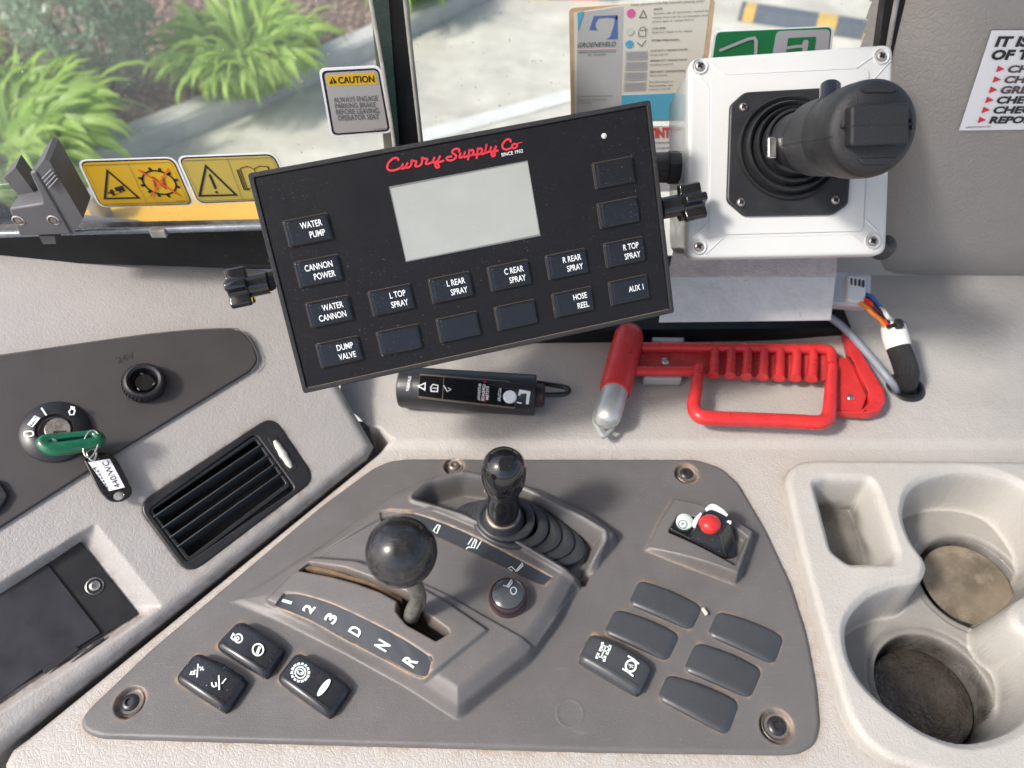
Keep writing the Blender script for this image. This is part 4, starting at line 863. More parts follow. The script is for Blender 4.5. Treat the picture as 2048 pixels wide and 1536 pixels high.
# rocker switches
def rocker(px4,h0,h1,arch,lean,name,label,catg,m,sideledge=False,group=None,bulge=.10):
    Q=CON.uv(px4,h1*.9); c=Q.mean(0); root=thing(name,label,catg,CON.at(*c,0),group=group)
    ns,nt_=25,15; V=[];Fc=[]
    def P2(s,t):  # s,t in -1..1 ; TL TR BR BL
        a=Q[0]*(1-s)/2+Q[1]*(1+s)/2; b=Q[3]*(1-s)/2+Q[2]*(1+s)/2
        bl_=bulge*(1-s*s)*(b-a)*.5
        return (a-bl_)*(1+t)/2+(b+bl_*.35)*(1-t)/2
    def Pr(s,t,k): # rounded corner mapping, inset k
        r=.985; sx=s; ty=t
        if abs(s)>.8 and abs(t)>.6:
            ds=(abs(s)-.8)/.2; dt=(abs(t)-.6)/.4; l=math.hypot(ds,dt)
            if l>1: 
                ds/=max(l,1); dt/=max(l,1); sx=math.copysign(.8+.2*ds,s); ty=math.copysign(.6+.4*dt,t)
        return P2(sx*k,ty*k)
    S_=np.linspace(-1,1,ns); T_=np.linspace(-1,1,nt_)
    def top(s,t): 
        e_=max(abs(s)**16,abs(t)**12); return h1+arch*(1-s*s)+lean*s-(.0014 if sideledge else .0008)*e_-(.0007 if sideledge else .0003)*max(0,abs(t)-.75)/.25
    for i,s in enumerate(S_):
        for j,t in enumerate(T_):
            p=Pr(s,t,.965); V.append(CON.at(p[0],p[1],top(s,t)))
    idx=lambda i,j:i*nt_+j
    for i in range(ns-1):
        for j in range(nt_-1): Fc.append((idx(i,j),idx(i+1,j),idx(i+1,j+1),idx(i,j+1)))
    loop=[idx(i,0) for i in range(ns)]+[idx(ns-1,j) for j in range(1,nt_)]+[idx(i,nt_-1) for i in range(ns-2,-1,-1)]+[idx(0,j) for j in range(nt_-2,0,-1)]
    st_=[(S_[i],-1) for i in range(ns)]+[(1,T_[j]) for j in range(1,nt_)]+[(S_[i],1) for i in range(ns-2,-1,-1)]+[(-1,T_[j]) for j in range(nt_-2,0,-1)]
    prev=loop
    for lev,(k,hf_) in enumerate(((.992,.985),(1.0,.90),(1.0,.45),(.985,.0))):
        cur=[]
        for (s,t) in st_:
            p=Pr(s,t,k); z=h0+(top(s,t)-.0004-h0)*hf_; cur.append(len(V)); V.append(CON.at(p[0],p[1],z))
        n=len(cur)
        for a in range(n): Fc.append((prev[a],cur[a],cur[(a+1)%n],prev[(a+1)%n]))
        prev=cur
    V=np.array(V); 
    me=raw(V,Fc); bm_fix(me); smooth_by_angle(me,50)
    add('rocker_cap' if sideledge else 'cover_cap',me,m,root)
    if sideledge:
        c2=c+(Q-c)*.97
        add('switch_base',plate(rnd(CON.uv(px4,0.004)*.0+c2*1.0,.002),-.001,.0028,.0006,P=CON,smooth=True),BLK,root)
        # highlight ledge line along the near long side
        pts=[CON.at(*P2(s,-.62),top(s,-.62)+.0002) for s in np.linspace(-.85,.85,12)]
        add('cap_ridge',tube(pts,.00035,6,sub=2),m,root)
    return root,P2,top
import bmesh
def bm_fix(me):
    b=bmesh.new(); b.from_mesh(me); bmesh.ops.recalc_face_normals(b,faces=b.faces); b.to_mesh(me); b.free()
rk={}
rk['s1']=rocker(sw['s1'],-.001,.0085,.0022,-.001,'rocker_switch','black rocker switch marked plus and minus, nearest the lower left screw','switch',SWB,True,'black rocker switches on the console')
rk['s2']=rocker(sw['s2'],-.001,.0085,.0022,-.001,'rocker_switch','black rocker switch with engine and round brake symbols beside the gear letters','switch',SWB,True,'black rocker switches on the console')
rk['s3']=rocker(sw['s3'],-.001,.0085,.0022,-.001,'rocker_switch','black rocker switch with a toothed gear symbol and a white oval','switch',SWB,True,'black rocker switches on the console')
rk['s4']=rocker(sw['s4'],-.001,.0080,.0020,.000,'rocker_switch','dark rocker switch with axle and bracketed circle symbols beside the blank covers','switch',SLATE,True,'black rocker switches on the console')
for q,lb in zip(bl,('blank slate switch cover nearest the red brake toggle, with a white chip at its end','blank slate switch cover partly behind the rocker with the axle symbol','blank slate switch cover closest to the front edge of the console','blank slate switch cover closest to the cup holders','blank slate switch cover in the middle of the right-hand column')):
    rocker(q,-.001,.0018,.0020,0,'blank_switch_cover',lb,'switch cover',SLATE,False,'blank switch covers on the console',bulge=.10)
# icons on rockers: follow the cap surface
def icon(key,name,strokes,wd,m=INKG,closed=False,z=None,sc=1.0):
    root,P2,top=rk[key]; ms=[]
    for st in strokes:
        cl=False
        if st and st[-1]=='c': st=st[:-1]; cl=True
        pl=Plane((0,0,CON.O[2]+.0085+.0022*.8+.0006 if key!='s4' else CON.O[2]+.0080+.0017+.0006),(0,0,1),(1,0,0))
        ms.append(ribbon(pl,st,wd,0,cl))
    return add(name,join(ms),m,root)
zb=lambda pts: Zp(pts,6.4,400,1240)
def ringpx(cx,cy,rx,ry,n=20,a=0): 
    return [tuple(p) for p in circ(cx,cy,rx,n,ry,a)]
icon('s2','engine_symbol',[zb(ringpx(492,235,48,54))+['c'],zb([(455,205),(425,178),(400,225),(428,255)])],.0011)
icon('s2','engine_centre',[zb(ringpx(480,235,18,20))+['c']],.0008)
icon('s2','brake_symbol',[zb(ringpx(742,380,68,74))+['c'],zb([(725,420),(755,345)]),zb([(742,425),(770,350)])],.0011)
icon('s3','gear_symbol',[zb(ringpx(1284,672,76,80))+['c']]+[zb([(1284+88*math.cos(a),672+92*math.sin(a)),(1284+112*math.cos(a),672+115*math.sin(a))]) for a in np.arange(14)*2*math.pi/14],.0018)
icon('s3','gear_inner_symbol',[zb(ringpx(1284,665,44,30,16,.5))+['c'],zb([(1255,660),(1262,668)]),zb([(1290,672),(1310,680)])],.0007)
_pl=Plane((0,0,CON.O[2]+.0085+.0022*.8+.0006),(0,0,1),(1,0,0)); _a,_b=_pl.uv(zb([(1505,972),(1665,758)])); add('oval_mark',disc(_pl,(_a+_b)/2,np.linalg.norm(_a-_b)/2,0,28,px=False,r2=.0021,a=math.atan2(*(_b-_a)[::-1])),INKG,rk['s3'][0])
icon('s1','plus_symbol',[Zp(q,4.655,300,1200) for q in ([(447,598),(437,715)],[(462,625),(498,650)],[(490,625),(470,652)],[(425,655),(405,665),(415,690)],[(385,665),(375,690),(400,692)])],.0009)
icon('s1','minus_symbol',[Zp(q,4.655,300,1200) for q in ([(640,705),(645,832)],[(705,735),(672,775)],[(612,770),(620,800),(595,808),(578,795),(575,770)])],.0009)
za=lambda pts: Zp(pts,10.24,1130,1250)
icon('s4','axle_symbol',[za([(770,370),(760,430)]),za([(925,430),(910,490)]),za([(745,460),(720,520)]),za([(885,530),(860,590)]),za([(680,590),(650,670)]),za([(820,650),(800,730)])],.0018)
icon('s4','axle_bars',[za([(765,410),(915,460)]),za([(730,490),(880,550)]),za([(660,630),(810,690)]),za([(840,430),(740,660)])],.0009)
icon('s4','circle_symbol',[za(ringpx(1348,838,105,115))+['c'],za([(1300,640),(1400,700),(1500,790)]),za([(1190,900),(1290,960),(1390,1040)])],.0013)
icon('s4','letter_mark',[za([(1290,800),(1390,870)]),za([(1290,800),(1400,830)]),za([(1330,870),(1370,820)])],.0007)
# park brake toggle
z5=lambda pts: Zp(pts,6.4,1250,960)
pb=thing('park_brake_switch','black park brake toggle with red button in its raised taupe housing','brake switch',CON.w((1400,1060)))
HB=Plane((0,0,CON.O[2]+.006),(0,0,1),(1,0,0))
add('rocker_base',plate(rnd(HB.uv(z5([(560,650),(690,450),(1180,560),(1400,700),(1400,1000),(1250,1010)])),.002),-.003,.0035,.001,P=HB,smooth=True),GLOSSB,pb)
# wedge toggle body
HT=Plane((0,0,CON.O[2]+.026),(0,0,1),(1,0,0)); HL=Plane((0,0,CON.O[2]+.009),(0,0,1),(1,0,0))
topq=[HT.w(p) for p in z5([(905,620),(1215,700),(1340,500),(1240,420),(1110,370),(1000,400)])]
botq=[HL.w(p) for p in z5([(800,750),(1290,1010),(1400,830),(1410,640),(1180,520),(900,520)])]
n=6; V=topq+botq; Fc=[tuple(range(n))]+[(i,(i+1)%n,n+(i+1)%n,n+i) for i in range(n)]
me=raw(V,Fc); bm_fix(me); b=bmesh.new(); b.from_mesh(me); bmesh.ops.bevel(b,geom=b.edges[:],offset=.0012,segments=2,affect='EDGES'); b.to_mesh(me); b.free()
add('toggle_body',smooth_by_angle(me),SWB,pb)
rc=HT.uv(z5([(1088,560)]))[0]
ell=[]; 
add('red_button',lathe([(.0088,-.004),(.0092,-.001),(.0088,.002),(.0072,.0044),(.0040,.0058),(0,.0062)],32,M=Matrix.Translation(Vector(HT.at(*rc,.0)))@Matrix.Rotation(math.radians(-14),4,'X')@Matrix.Diagonal((.86,.80,.8,1))),RED,pb)
add('white_collar',tube([HT.w(p,-.001) for p in z5([(885,600),(910,520),(975,430)])],[.0012,.0018,.001],8),INKW,pb)
add('white_collar',tube([HT.w(p,-.0005) for p in z5([(1040,385),(1120,345),(1230,395),(1310,455)])],[.0012,.0024,.0020,.001],8),INKW,pb)
add('white_collar',tube([HT.w(p,-.002) for p in z5([(1270,530),(1355,545)])],.0014,8),INKW,pb)
add('symbol_pad',lathe([(.0062,-.002),(.0062,.0022),(.0052,.0030),(0,.0030)],28,M=Matrix.Translation(Vector(HB.at(*HB.uv(z5([(750,575)]))[0],.0035)))),mat('pale_mint_plastic',(.62,.70,.66),.35),pb)
hp=Plane((0,0,HB.O[2]+.0068),(0,0,1),(1,0,0)); add('park_symbol',join([ribbon(hp,z5(ringpx(738,565,55,50)),.0006,0,True),text3('P',hp,z5([(722,590)])[0],z5([(755,588)])[0],z5([(722,545)])[0],0,.02)]),INKGY,pb)
# round push knob
kb_=hit(1016,1200); kn=thing('push_knob','round dark push knob with tipper symbol beside the upper label strip','knob',kb_)
kM=Matrix.Translation(Vector(kb_))
add('knob_collar',lathe([(.0130,-.001),(.0130,.004),(.0124,.0085),(.0112,.0098),(.0104,.0094)],40,M=kM),mat('purple_black_collar',(.035,.018,.026),.2,coat=.3),kn)
add('knob_face',lathe([(.0106,.008),(.0104,.0100),(.0085,.0112),(.004,.0119),(0,.0120)],40,M=kM),mat('knob_face_plastic',(.06,.068,.075),.22,coat=.3),kn)
Pn=Plane((0,0,kb_[2]+.0125),(0,0,1),(1,0,0)); add('knob_symbol',join([ribbon(Pn,zi([(1180,1135),(1230,1150),(1300,1045),(1300,1100),(1245,1165)]),.0007,0),ribbon(Pn,zi(ringpx(1320,1210,42,50)),.0007,0,True)]),mat('grey_symbol_ink',(.45,.48,.5),.4),kn)
# ball lever
bz=Plane((0,0,CZ-.408),(0,0,1),(1,0,0)); bc_=bz.w((803,1103)); br=72/1500*np.dot(bc_-CAM,FW)
gl=thing('gear_lever','gear lever with worn black ball knob standing in the gate slot','gear lever',HS.w((822,1240),-.02))
add('ball_knob',lathe([(br*math.sin(t),-br*math.cos(t)) for t in np.linspace(.0,math.pi,28)],48,M=Matrix.Translation(Vector(bc_))),BALLM,gl)
add('lever_rod',tube([HS.w((818,1245),-.03),HS.w((822,1236),-.005),Plane((0,0,CZ-.470),(0,0,1),(1,0,0)).w((826,1222)),Plane((0,0,CZ-.458),(0,0,1),(1,0,0)).w((836,1200)),Plane((0,0,CZ-.445),(0,0,1),(1,0,0)).w((833,1180)),Plane((0,0,CZ-.43),(0,0,1),(1,0,0)).w((820,1150)),bc_],.0054,16),mat('tarnished_steel',(.30,.29,.26),.35,.8,var=.7,varscale=160),gl)
# hoist lever with gaiter
def hz(z): return Plane((0,0,CZ-z),(0,0,1),(1,0,0))
hl=thing('hoist_lever','short glossy black hoist lever rising from a stepped rubber gaiter','lever',hz(.495).w((1015,1080)))
g0=hz(.497).w((1048,1088)); 
def ring_at(px,py,z,rx,ry,ang,m,name,th=.004):
    c=hz(z).w((px,py)); M=Matrix.Translation(Vector(c))@Matrix.Rotation(ang,4,'Z')@Matrix.Diagonal((rx,ry,1,1))
    prof=[(1,-th),(1.0,-.0006),(.97,.0006),(.90,.0010),(.74,.0010),(.70,-th)]
    add(name,lathe(prof,44,M=M,a=35),m,hl)
gang=math.radians(-19)
GAIT=mat('dusty_gaiter_rubber',(.036,.038,.042),.42,grain=700,bump=.25,bdist=.0004,var=.45,varscale=60,speck=.3,spsize=700)
for (px,py),z_,a_,b_ in (((1037,1064),.4905,.0505,.0228),((1034,1057),.4870,.0430,.0225),((1028,1050),.4838,.0355,.0220),((1020,1042),.4802,.0285,.0212),((1011,1034),.4765,.0215,.0192)):
    ring_at(px,py,z_,a_,b_,gang,GAIT,'gaiter_fold',.0036)
c0=hz(.474).w((1006,1034)); tp=hz(.402).w((1008,922)); ax=tp-c0; Ls=np.linalg.norm(ax); Mh=frame(c0,ax)
add('gaiter_neck',lathe([(.0160,-.008),(.0150,-.002),(.0135,.001),(.0130,.004),(.0122,.0045),(.011,.004)],40,M=Mh),GAIT,hl)
add('lever_knob',lathe([(.0100,-.002),(.0112,.004),(.0114,.016),(.0112,.026),(.0108,.034),(.0118,.040),(.0140,.047),(.0150,.055),(.0150,.062),(.0138,.0685),(.0105,.0735),(.006,.0765),(0,.0775)],48,M=Mh@Matrix.Scale(Ls/.072,4)),GLOSSB,hl)
add('neck_ring',lathe([(.0116,-.001),(.0123,.0),(.0123,.0007),(.0116,.0012)],36,M=Mh@Matrix.Translation((0,0,.004))),RUSTY,hl)
add('grub_button',lathe([(.0022,0),(.0022,.001),(0,.0014)],16,M=frame(np.array((Mh@Vector((-.0128,.001,.034)))),(-1,-.2,.0))),STEEL,hl)
# =================================================================== CUP HOLDER (heightfield)
rp=rnd(CPT.uv(zc([(188,308),(240,288),(425,292),(455,330),(548,610),(535,655),(340,658),(265,600)])),.004,3)
op=CPT.uv(zc([(575,420),(600,340),(680,285),(830,255),(1000,280),(1120,350),(1230,500),(1250,650),(1150,765),(1075,815),(1038,865),(1062,930),(1150,1010),(1190,1150),(1150,1290),(1040,1385),(860,1432),(700,1395),(560,1310),(420,1190),(350,1080),(325,960),(350,870),(430,790),(540,745),(640,725),(672,680),(665,635),(612,560),(580,480)]))
op=cat(op,4)
FA=Plane((0,0,CZ-.554),(0,0,1),(1,0,0)); fA=FA.uv(zc([(825,768)]))[0]; rA=.0385
FB=Plane((0,0,CZ-.572),(0,0,1),(1,0,0)); fB=FB.uv(zc([(625,1255)]))[0]; rB=.0400
def cupf(U,V):
    d=sdf(cup,U,V); R=.006; x=np.clip(-d,0,R); H=-(R-np.sqrt(np.maximum(R*R-(R-x)**2,0))); H=np.where(d>-.0004,H-.012*ramp(-.0004,.003,d),H)
    r_=sdf(rp,U,V); H-=.040*ss(.0,-.0055,r_)*.9+.004*ss(.004,-.002,r_)
    o=sdf(op,U,V); H-=.046*ss(-.0005,-.0055,o)+.0045*ss(.0045,-.002,o)
    a=np.hypot(U-fA[0],V-fA[1]); b=np.hypot(U-fB[0],V-fB[1])
    H-=(.0135)*ss(rA,rA-.004,a)*ss(0,-.004,o)+.0015*ss(rA+.006,rA+.004,a)*ss(0,-.006,o)
    H-=(.030)*ss(rB,rB-.004,b)*ss(0,-.004,o)+.0015*ss(rB+.007,rB+.005,b)*ss(0,-.006,o)
    nz=np.sin(U*900+3*np.sin(V*700))*np.sin(V*820+2*np.sin(U*500)); H+=.00010*nz*ss(rB-.004,rB-.008,b)
    dirt_shade=.92*ss(rB+.001,rB-.003,b)*ss(0,-.004,o)+.80*ss(rA,rA-.004,a)*ss(0,-.004,o)*(1-.60*ss(.0,.02,U-fA[0]+(fA[1]-V)*.5))+.45*np.exp(-np.abs(a-rA)/.002)*(o<-.004)+.75*ss(-.030,-.036,H)*(r_<0)  # floor stains, with shade painted on the upper cup's dark side and tray floor
    dirt_shade+=.35*np.exp(-np.abs(b-rB-.004)/.004)*(o<-.004)+.34*(o<-.007)+.30*np.exp(-np.abs(a-rA*.82)/.0012)*(o<-.004)+.3*np.exp(-np.abs(d)/.0015)  # rim rings and edge dirt; saddle tone mixes stain with painted shade
    fine=(nz*.5+.5); 
    return H,(d<.003),np.clip(dirt_shade,0,1)
tag(hf('cup_holder',CPT,cup[:,0].min()-.003,.47,cup[:,1].min()+.002,cup[:,1].max()+.003,.0009,cupf,CUPM),'pale moulded twin cup holder with coin tray at lower right','cup holder')
cupo=bpy.data.objects['cup_holder']
add('cup_base',lathe([(0,-.0002),(rA-.011,-.0002),(rA-.008,.0004),(rA-.0055,.0002)],56,M=Matrix.Translation((fA[0],fA[1],CZ-.490-.0455-.0135+.0030))),mat('dried_drink_residue',(.24,.195,.14),.34,var=1.0,varscale=26,speck=.15,spsize=500,leather=300,bump=.3,bdist=.0006),cupo)
add('cup_base',lathe([(0,-.0002),(rB-.012,-.0002),(rB-.0075,.0004),(rB-.0050,.0002)],56,M=Matrix.Translation((fB[0],fB[1],CZ-.490-.0455-.030+.0030))),mat('wet_dark_residue',(.042,.034,.027),.16,var=.8,varscale=35,grain=85,bump=.7,bdist=.006,coat=.4),cupo)
# =================================================================== DECK OBJECTS
# ---- rescue hammer
DK=Plane((0,0,CZ-.4965),(0,0,1),(1,0,0))
zh_=lambda pts: Zp(pts,3.4133,1180,640)
hm=thing('rescue_hammer','red emergency hammer with guarded grip and belt cutter clipped on the deck','hammer',DK.w((1450,770)))
def hw(pts,hh): return [DK.w(p,hh) for p in zh_(pts)]
hh=.016
A=DK.w(zh_([(262,125)])[0],.018); B=DK.w(zh_([(168,490)])[0],.018); C_=DK.w(zh_([(90,760)])[0],.018)
L1=np.linalg.norm(B-A); Mx=frame(A,B-A)
add('hammer_head',lathe([(0,-.013),(.006,-.0125),(.0105,-.009),(.0128,-.003),(.0132,.004),(.0132,L1-.004),(.0124,L1),(.011,L1)],36,M=Mx),RED,hm)
L2=np.linalg.norm(C_-B)
add('steel_tip',lathe([(.0108,-.001),(.0108,L2*.60),(.0103,L2*.70),(.0085,L2*.78),(.0055,L2*.83),(.0025,L2*.85),(0,L2*.855)],36,M=frame(B,C_-B)),mat('zinc_plated_tip',(.60,.60,.57),.38,.65,var=.3,varscale=90),hm)
add('tip_guard',tube([DK.w(p,.012) for p in zh_([(75,480),(25,670),(60,745),(95,790),(160,740)])],[.0012,.0012,.002,.0025,.0012],8),mat('grey_guard_plastic',(.30,.32,.31),.4),hm)
add('web_plate',plate(rnd(DK.uv(zh_([(320,165),(800,165),(1640,185),(1660,330),(1600,420),(800,385),(715,360),(300,360)]),.010),.001),.008,.012,.0006,P=DK,smooth=True),REDD,hm)
r_=.0046
add('upper_bar',tube([DK.w(p,hh) for p in zh_([(350,187),(600,187),(860,190),(1100,192),(1400,198),(1590,200),(1645,228),(1645,310)])],r_,14,sub=4),RED,hm)
add('lower_bar',tube([DK.w(p,hh) for p in zh_([(310,350),(520,350),(720,350)])],r_*.95,14),RED,hm)
for i in range(7):
    x=850+112*i; add('finger_rib',tube([DK.w(p,hh) for p in zh_([(x+3,195+2*i),(x-2,300+3*i),(x-8,380+4*i)])],[r_*.85,r_*.95,r_*1.02],12,sub=3),RED,hm)
add('hand_guard',tube([DK.w(p,hh+.003) for p in zh_([(742,320),(725,470),(708,580),(730,640),(800,668),(1100,680),(1400,692),(1560,700),(1620,670),(1636,600),(1645,450),(1652,318)])],[.0044,.0050,.0056,.0060,.0062,.006,.006,.006,.006,.0056,.0050,.0045],14,sub=5),RED,hm)
cu1=rnd(DK.uv(zh_([(1660,262),(1740,256),(1795,290),(1900,500),(1960,640),(1650,628)]),.012),.001)
add('cutter_body',plate(rnd(DK.uv(zh_([(1655,258),(1750,256),(1790,300),(1890,520),(1850,640),(1650,628)]),.013),.001),.006,.014,.0015,P=DK,smooth=True),RED,hm)
add('cutter_arm',plate(rnd(DK.uv(zh_([(1728,75),(1755,75),(1850,230),(2005,490),(2015,560),(1980,625),(1900,642),(1840,636),(1905,560),(1890,500),(1770,250)]),.013),.001),.005,.0155,.0020,P=DK,smooth=True,seg=3),RED,hm)
add('cutter_base',plate(rnd(DK.uv(zh_([(1655,270),(1790,300),(1900,520),(1960,600),(1900,640),(1650,625)]),.006),.001),.003,.008,.001,P=DK,smooth=True),REDD,hm)
add('cutter_slot',ribbon(DK,zh_([(1770,255),(1830,340),(1870,430),(1895,500)]),.0016,.0146),INKK,hm)
for px,m in (((512,272),STEEL),((1778,525),STEEL)):
    c=DK.uv(zh_([px]),.014)[0]; add('rivet',lathe([(.0042,-.003),(.0042,.001),(.003,.0022),(0,.0026)],24,M=DK.M(*c,.0125)@Matrix.Diagonal((.85 if px[0]<900 else .8,1.2 if px[0]<900 else .8,1,1))),m,hm)
hk=thing('hammer_clip','grey plastic clip holding the shaft of the red hammer to the deck','clip',DK.w((1335,720)))
GC=mat('grey_clip_plastic',(.34,.35,.34),.45)
add('clip_base',plate(DK.uv(zh_([(430,130),(640,130),(620,400),(370,400)])),.0,.006,.001,P=DK,smooth=True),GC,hk)
add('clip_jaw',plate(rnd(DK.uv(zh_([(425,115),(640,120),(640,152),(425,150)]),.018),.001),.006,.018,.001,P=DK,smooth=True),GC,hk)
add('clip_jaw',plate(rnd(DK.uv(zh_([(365,378),(630,380),(625,405),(370,402)]),.012),.001),.004,.013,.001,P=DK,smooth=True),GC,hk)
# ---- lubrication monitor (black tube)
zd=lambda pts: Zp(pts,5.535,790,720)
mo=thing('hand_monitor','black tube-shaped monitor with white symbols lying on the deck under the keypad box','monitor',DK.w((945,780)))
a0=DK.w(zd([(105,300)])[0],.017); a1=DK.w(zd([(1555,390)])[0],.017); Lm=np.linalg.norm(a1-a0); rm=.0172; Mm=frame(a0,a1-a0,(0,0,1))
add('monitor_body',lathe([(.0145,-.004),(rm-.001,-.003),(rm,0),(rm,Lm-.001),(rm-.0012,Lm)],40,M=Mm),BLK,mo)
HPm=Plane(a0+np.array([0,-.004,rm*.99+.0012]),(0,-.30,1),a1-a0)
add('window_panel',plate(rnd(HPm.uv(zd([(270,170),(1345,265),(1320,530),(255,410)])),.001),-.0030,0.0002,.0004,P=HPm,smooth=True),GLOSSB,mo)
add('panel_outline',join([ribbon(HPm,zd([(275,160),(1240,235),(1350,280),(1325,530),(255,405)]),.0005,.0004,True),ribbon(HPm,zd([(540,185),(525,430)]),.0005,.0004)]),mat('bronze_line',(.20,.15,.10),.5),mo)
h=.0007
add('triangle_symbol',ribbon(HPm,zd([(255,290),(335,255),(330,330)]),.0010,h,True),INKW,mo)
add('reservoir_symbol',join([ribbon(HPm,zd([(395,300),(400,345),(470,350),(475,280),(420,270)]),.0008,h,True),ribbon(HPm,zd([(420,310),(455,312)]),.0008,h)]),INKW,mo)
add('tick_symbol',ribbon(HPm,zd([(540,285),(580,350),(620,325),(590,310)]),.0007,h),INKW,mo)
for s_,A,B,C in (('ROENEVELD',(180,180),(150,340),(120,165)),('INTERVAL',(940,450),(955,265),(910,450)),('GREASE',(985,455),(1000,270),(960,455)),('SYSTEM',(1035,440),(1040,290),(1010,440)),('ACTUAL',(1165,460),(1178,310),(1130,458))):
    add('lettering',text3(s_,HPm,*zd([B,A,(B[0]-(A[0]-C[0]) if False else B[0]-30,B[1])]),h,.02),INKW,mo)
add('red_lettering',text3('TIMER',HPm,*zd([(1010,215),(1005,470),(990,215)]),h-.0001,.0),INKR,mo)
add('test_button',lathe([(.0054,-.001),(.0054,.0016),(.0046,.0024),(.002,.002),(0,.002)],28,M=HPm.M(*HPm.uv(zd([(1272,413)]))[0],.0)),INKW,mo)
add('logo_mark',join([ribbon(HPm,zd([(1375,385),(1385,350),(1480,360),(1465,480)]),.0021,h),ribbon(HPm,zd([(1350,470),(1400,478)]),.0009,h)]),INKW,mo)
add('hanging_loop',tube([DK.w(p,.010) for p in zd([(1570,250),(1700,270),(1880,300),(1925,335),(1880,375),(1700,385),(1580,370)])],.0022,8),GLOSSB,mo)
add('end_collar',lathe([(.010,Lm-.001),(.010,Lm+.006),(.007,Lm+.008)],24,M=Mm),mat('reddish_black',(.04,.02,.02),.5),mo)
add('mount_foot',plate(rnd(DK.uv(zd([(110,430),(560,440),(300,500),(110,495)])),.001),0,.010,.001,P=DK,smooth=True),BLK,mo)
# ---- sheet metal bracket under joystick box
br_=thing('metal_bracket','dimpled silver sheet metal bracket below the white joystick box','bracket',D0.w((1500,640),.02))
BF=Plane(cam_pt(1500,640,.62),(0,-.75,.66),(1,0,0))
add('front_face',plate(BF.uv([(1335,553),(1672,553),(1662,641),(1318,645)]),-.0025,0,.0006,P=BF),ALU,br_)
e0=BF.w((1335,553)); e1=BF.w((1672,553)); BT=Plane(e0,(0,-.35,.94),(1,0,0))
q=BT.uv([(1325,553),(1673,553),(1682,500),(1345,500)]); q=rect((q[0][0]+q[1][0])/2,0.028,q[1][0]-q[0][0],.058)
add('top_face',plate(BT.uv([(1335,552.5),(1673,552.5),(1676,480),(1352,480)]),-.0025,0,.0005,P=BT),ALU2,br_)
# ---- connector and loom
wi=thing('wiring_loom','multi-coloured wire loom in black sleeve with white tape beside the cutter','wiring',DK.w((1808,790)))
def cp(px,py,d): return cam_pt(px,py,d)
zw=lambda pts: Zp(pts,4.5167,1600,520)
def wp(pts,hs): return [DK.w(p,hh_) for p,hh_ in zip(zw(pts),hs)]
add('connector',box3(frame(DK.w(zw([(395,280)])[0],.052),(0,-.5,.86),(1,-.12,0)),.040,.030,.016,.002),mat('grey_connector_plastic',(.42,.44,.47),.4),wi)
add('connector_housing',box3(frame(DK.w(zw([(470,290)])[0],.054),(0,-.5,.86),(1,-.12,0)),.016,.024,.019,.002),mat('pale_connector_plastic',(.52,.54,.56),.4),wi)
for i in range(4): add('connector_rib',box3(frame(DK.w(zw([(435+36*i,215+6*i)])[0],.060),(0,-.5,.86),(1,-.12,0)),.0015,.006,.014,.0004),DARKST,wi)
tail=[(805,600),(840,1000)]
cols=[('blue_wire',(.02,.12,.5),(540,290),(700,400),(790,600)),('blue_wire',(.03,.16,.6),(560,300),(680,375),(778,590)),('red_wire',(.6,.03,.03),(530,335),(680,430),(805,600)),('red_wire',(.62,.04,.03),(520,350),(660,450),(830,600)),('orange_wire',(.75,.22,.03),(515,375),(650,480),(765,595)),('black_wire',(.01,.01,.012),(540,315),(690,440),(815,600)),('white_wire',(.7,.7,.68),(700,430),(790,510),(835,580))]
for i,(nm,c,p0,p1,p2) in enumerate(cols):
    mm=MAT.get(nm) or mat(nm,c,.35); o=.001*(i%3)
    add(nm,tube(wp([p0,((p0[0]+p1[0])/2+12,(p0[1]+p1[1])/2-10),p1,((p1[0]+p2[0])/2+10,(p1[1]+p2[1])/2-6),p2,(p2[0]+20,p2[1]+70)],[.052+o,.056+o,.055+o,.050+o,.044+o,.040]),.0019,8,sub=4),mm,wi)
add('cable_sleeve',tube(wp([(860,600),(880,760),(930,900),(965,1020),(962,1100),(945,1160)],[.041,.037,.029,.020,.010,-.012]),[.0092,.0094,.0096,.0096,.0090,.0085],20,sub=6),mat('braided_black_sleeve',(.010,.010,.011),.6,grain=500,bump=1,bdist=.002,stretch=(2.2,.35,.35)),wi)
add('white_tape',tube(wp([(845,615),(860,690),(890,790)],[.0415,.040,.036]),[.0100,.0103,.0101],24,sub=5),mat('white_cloth_tape',(.72,.70,.64),.6,grain=300,bump=.6,bdist=.001,var=.15,varscale=120),wi)
add('cable_tie',tube([DK.w(p,.05) for p in zw([(790,605),(850,590),(910,585)])],.0018,6),INKK,wi); add('tie_head',box3(frame(DK.w(zw([(890,580)])[0],.052),(0,0,1)),.006,.008,.006,.001),INKK,wi)
gc_=tag(add('grey_cable',tube([DK.w((1625,615),.03),DK.w((1668,640),.022),DK.w((1700,668),.018),DK.w((1742,715),.016),DK.w((1775,755),.014),DK.w((1791,775),.006),DK.w((1796,790),-.012)],.0034,12),mat('grey_cable_sheath',(.22,.24,.28),.4)),'single grey cable running from the bracket down into the black grommet','cable')
gro=D0.uv([(1808,780)])[0]
tag(add('cable_grommet',lathe([(.0112,-.006),(.0112,.0028),(.0118,.0042),(.0135,.0050),(.0160,.0040),(.0172,.0022),(.0174,.000)],44,M=D0.M(*gro)),RUBB),'black rubber grommet where the wiring enters the deck','grommet')
add('grommet_well',lathe([(.0113,-.02),(.0113,.001),(.0113,.0015)],32,M=D0.M(*gro)),INKK,bpy.data.objects['cable_grommet'])
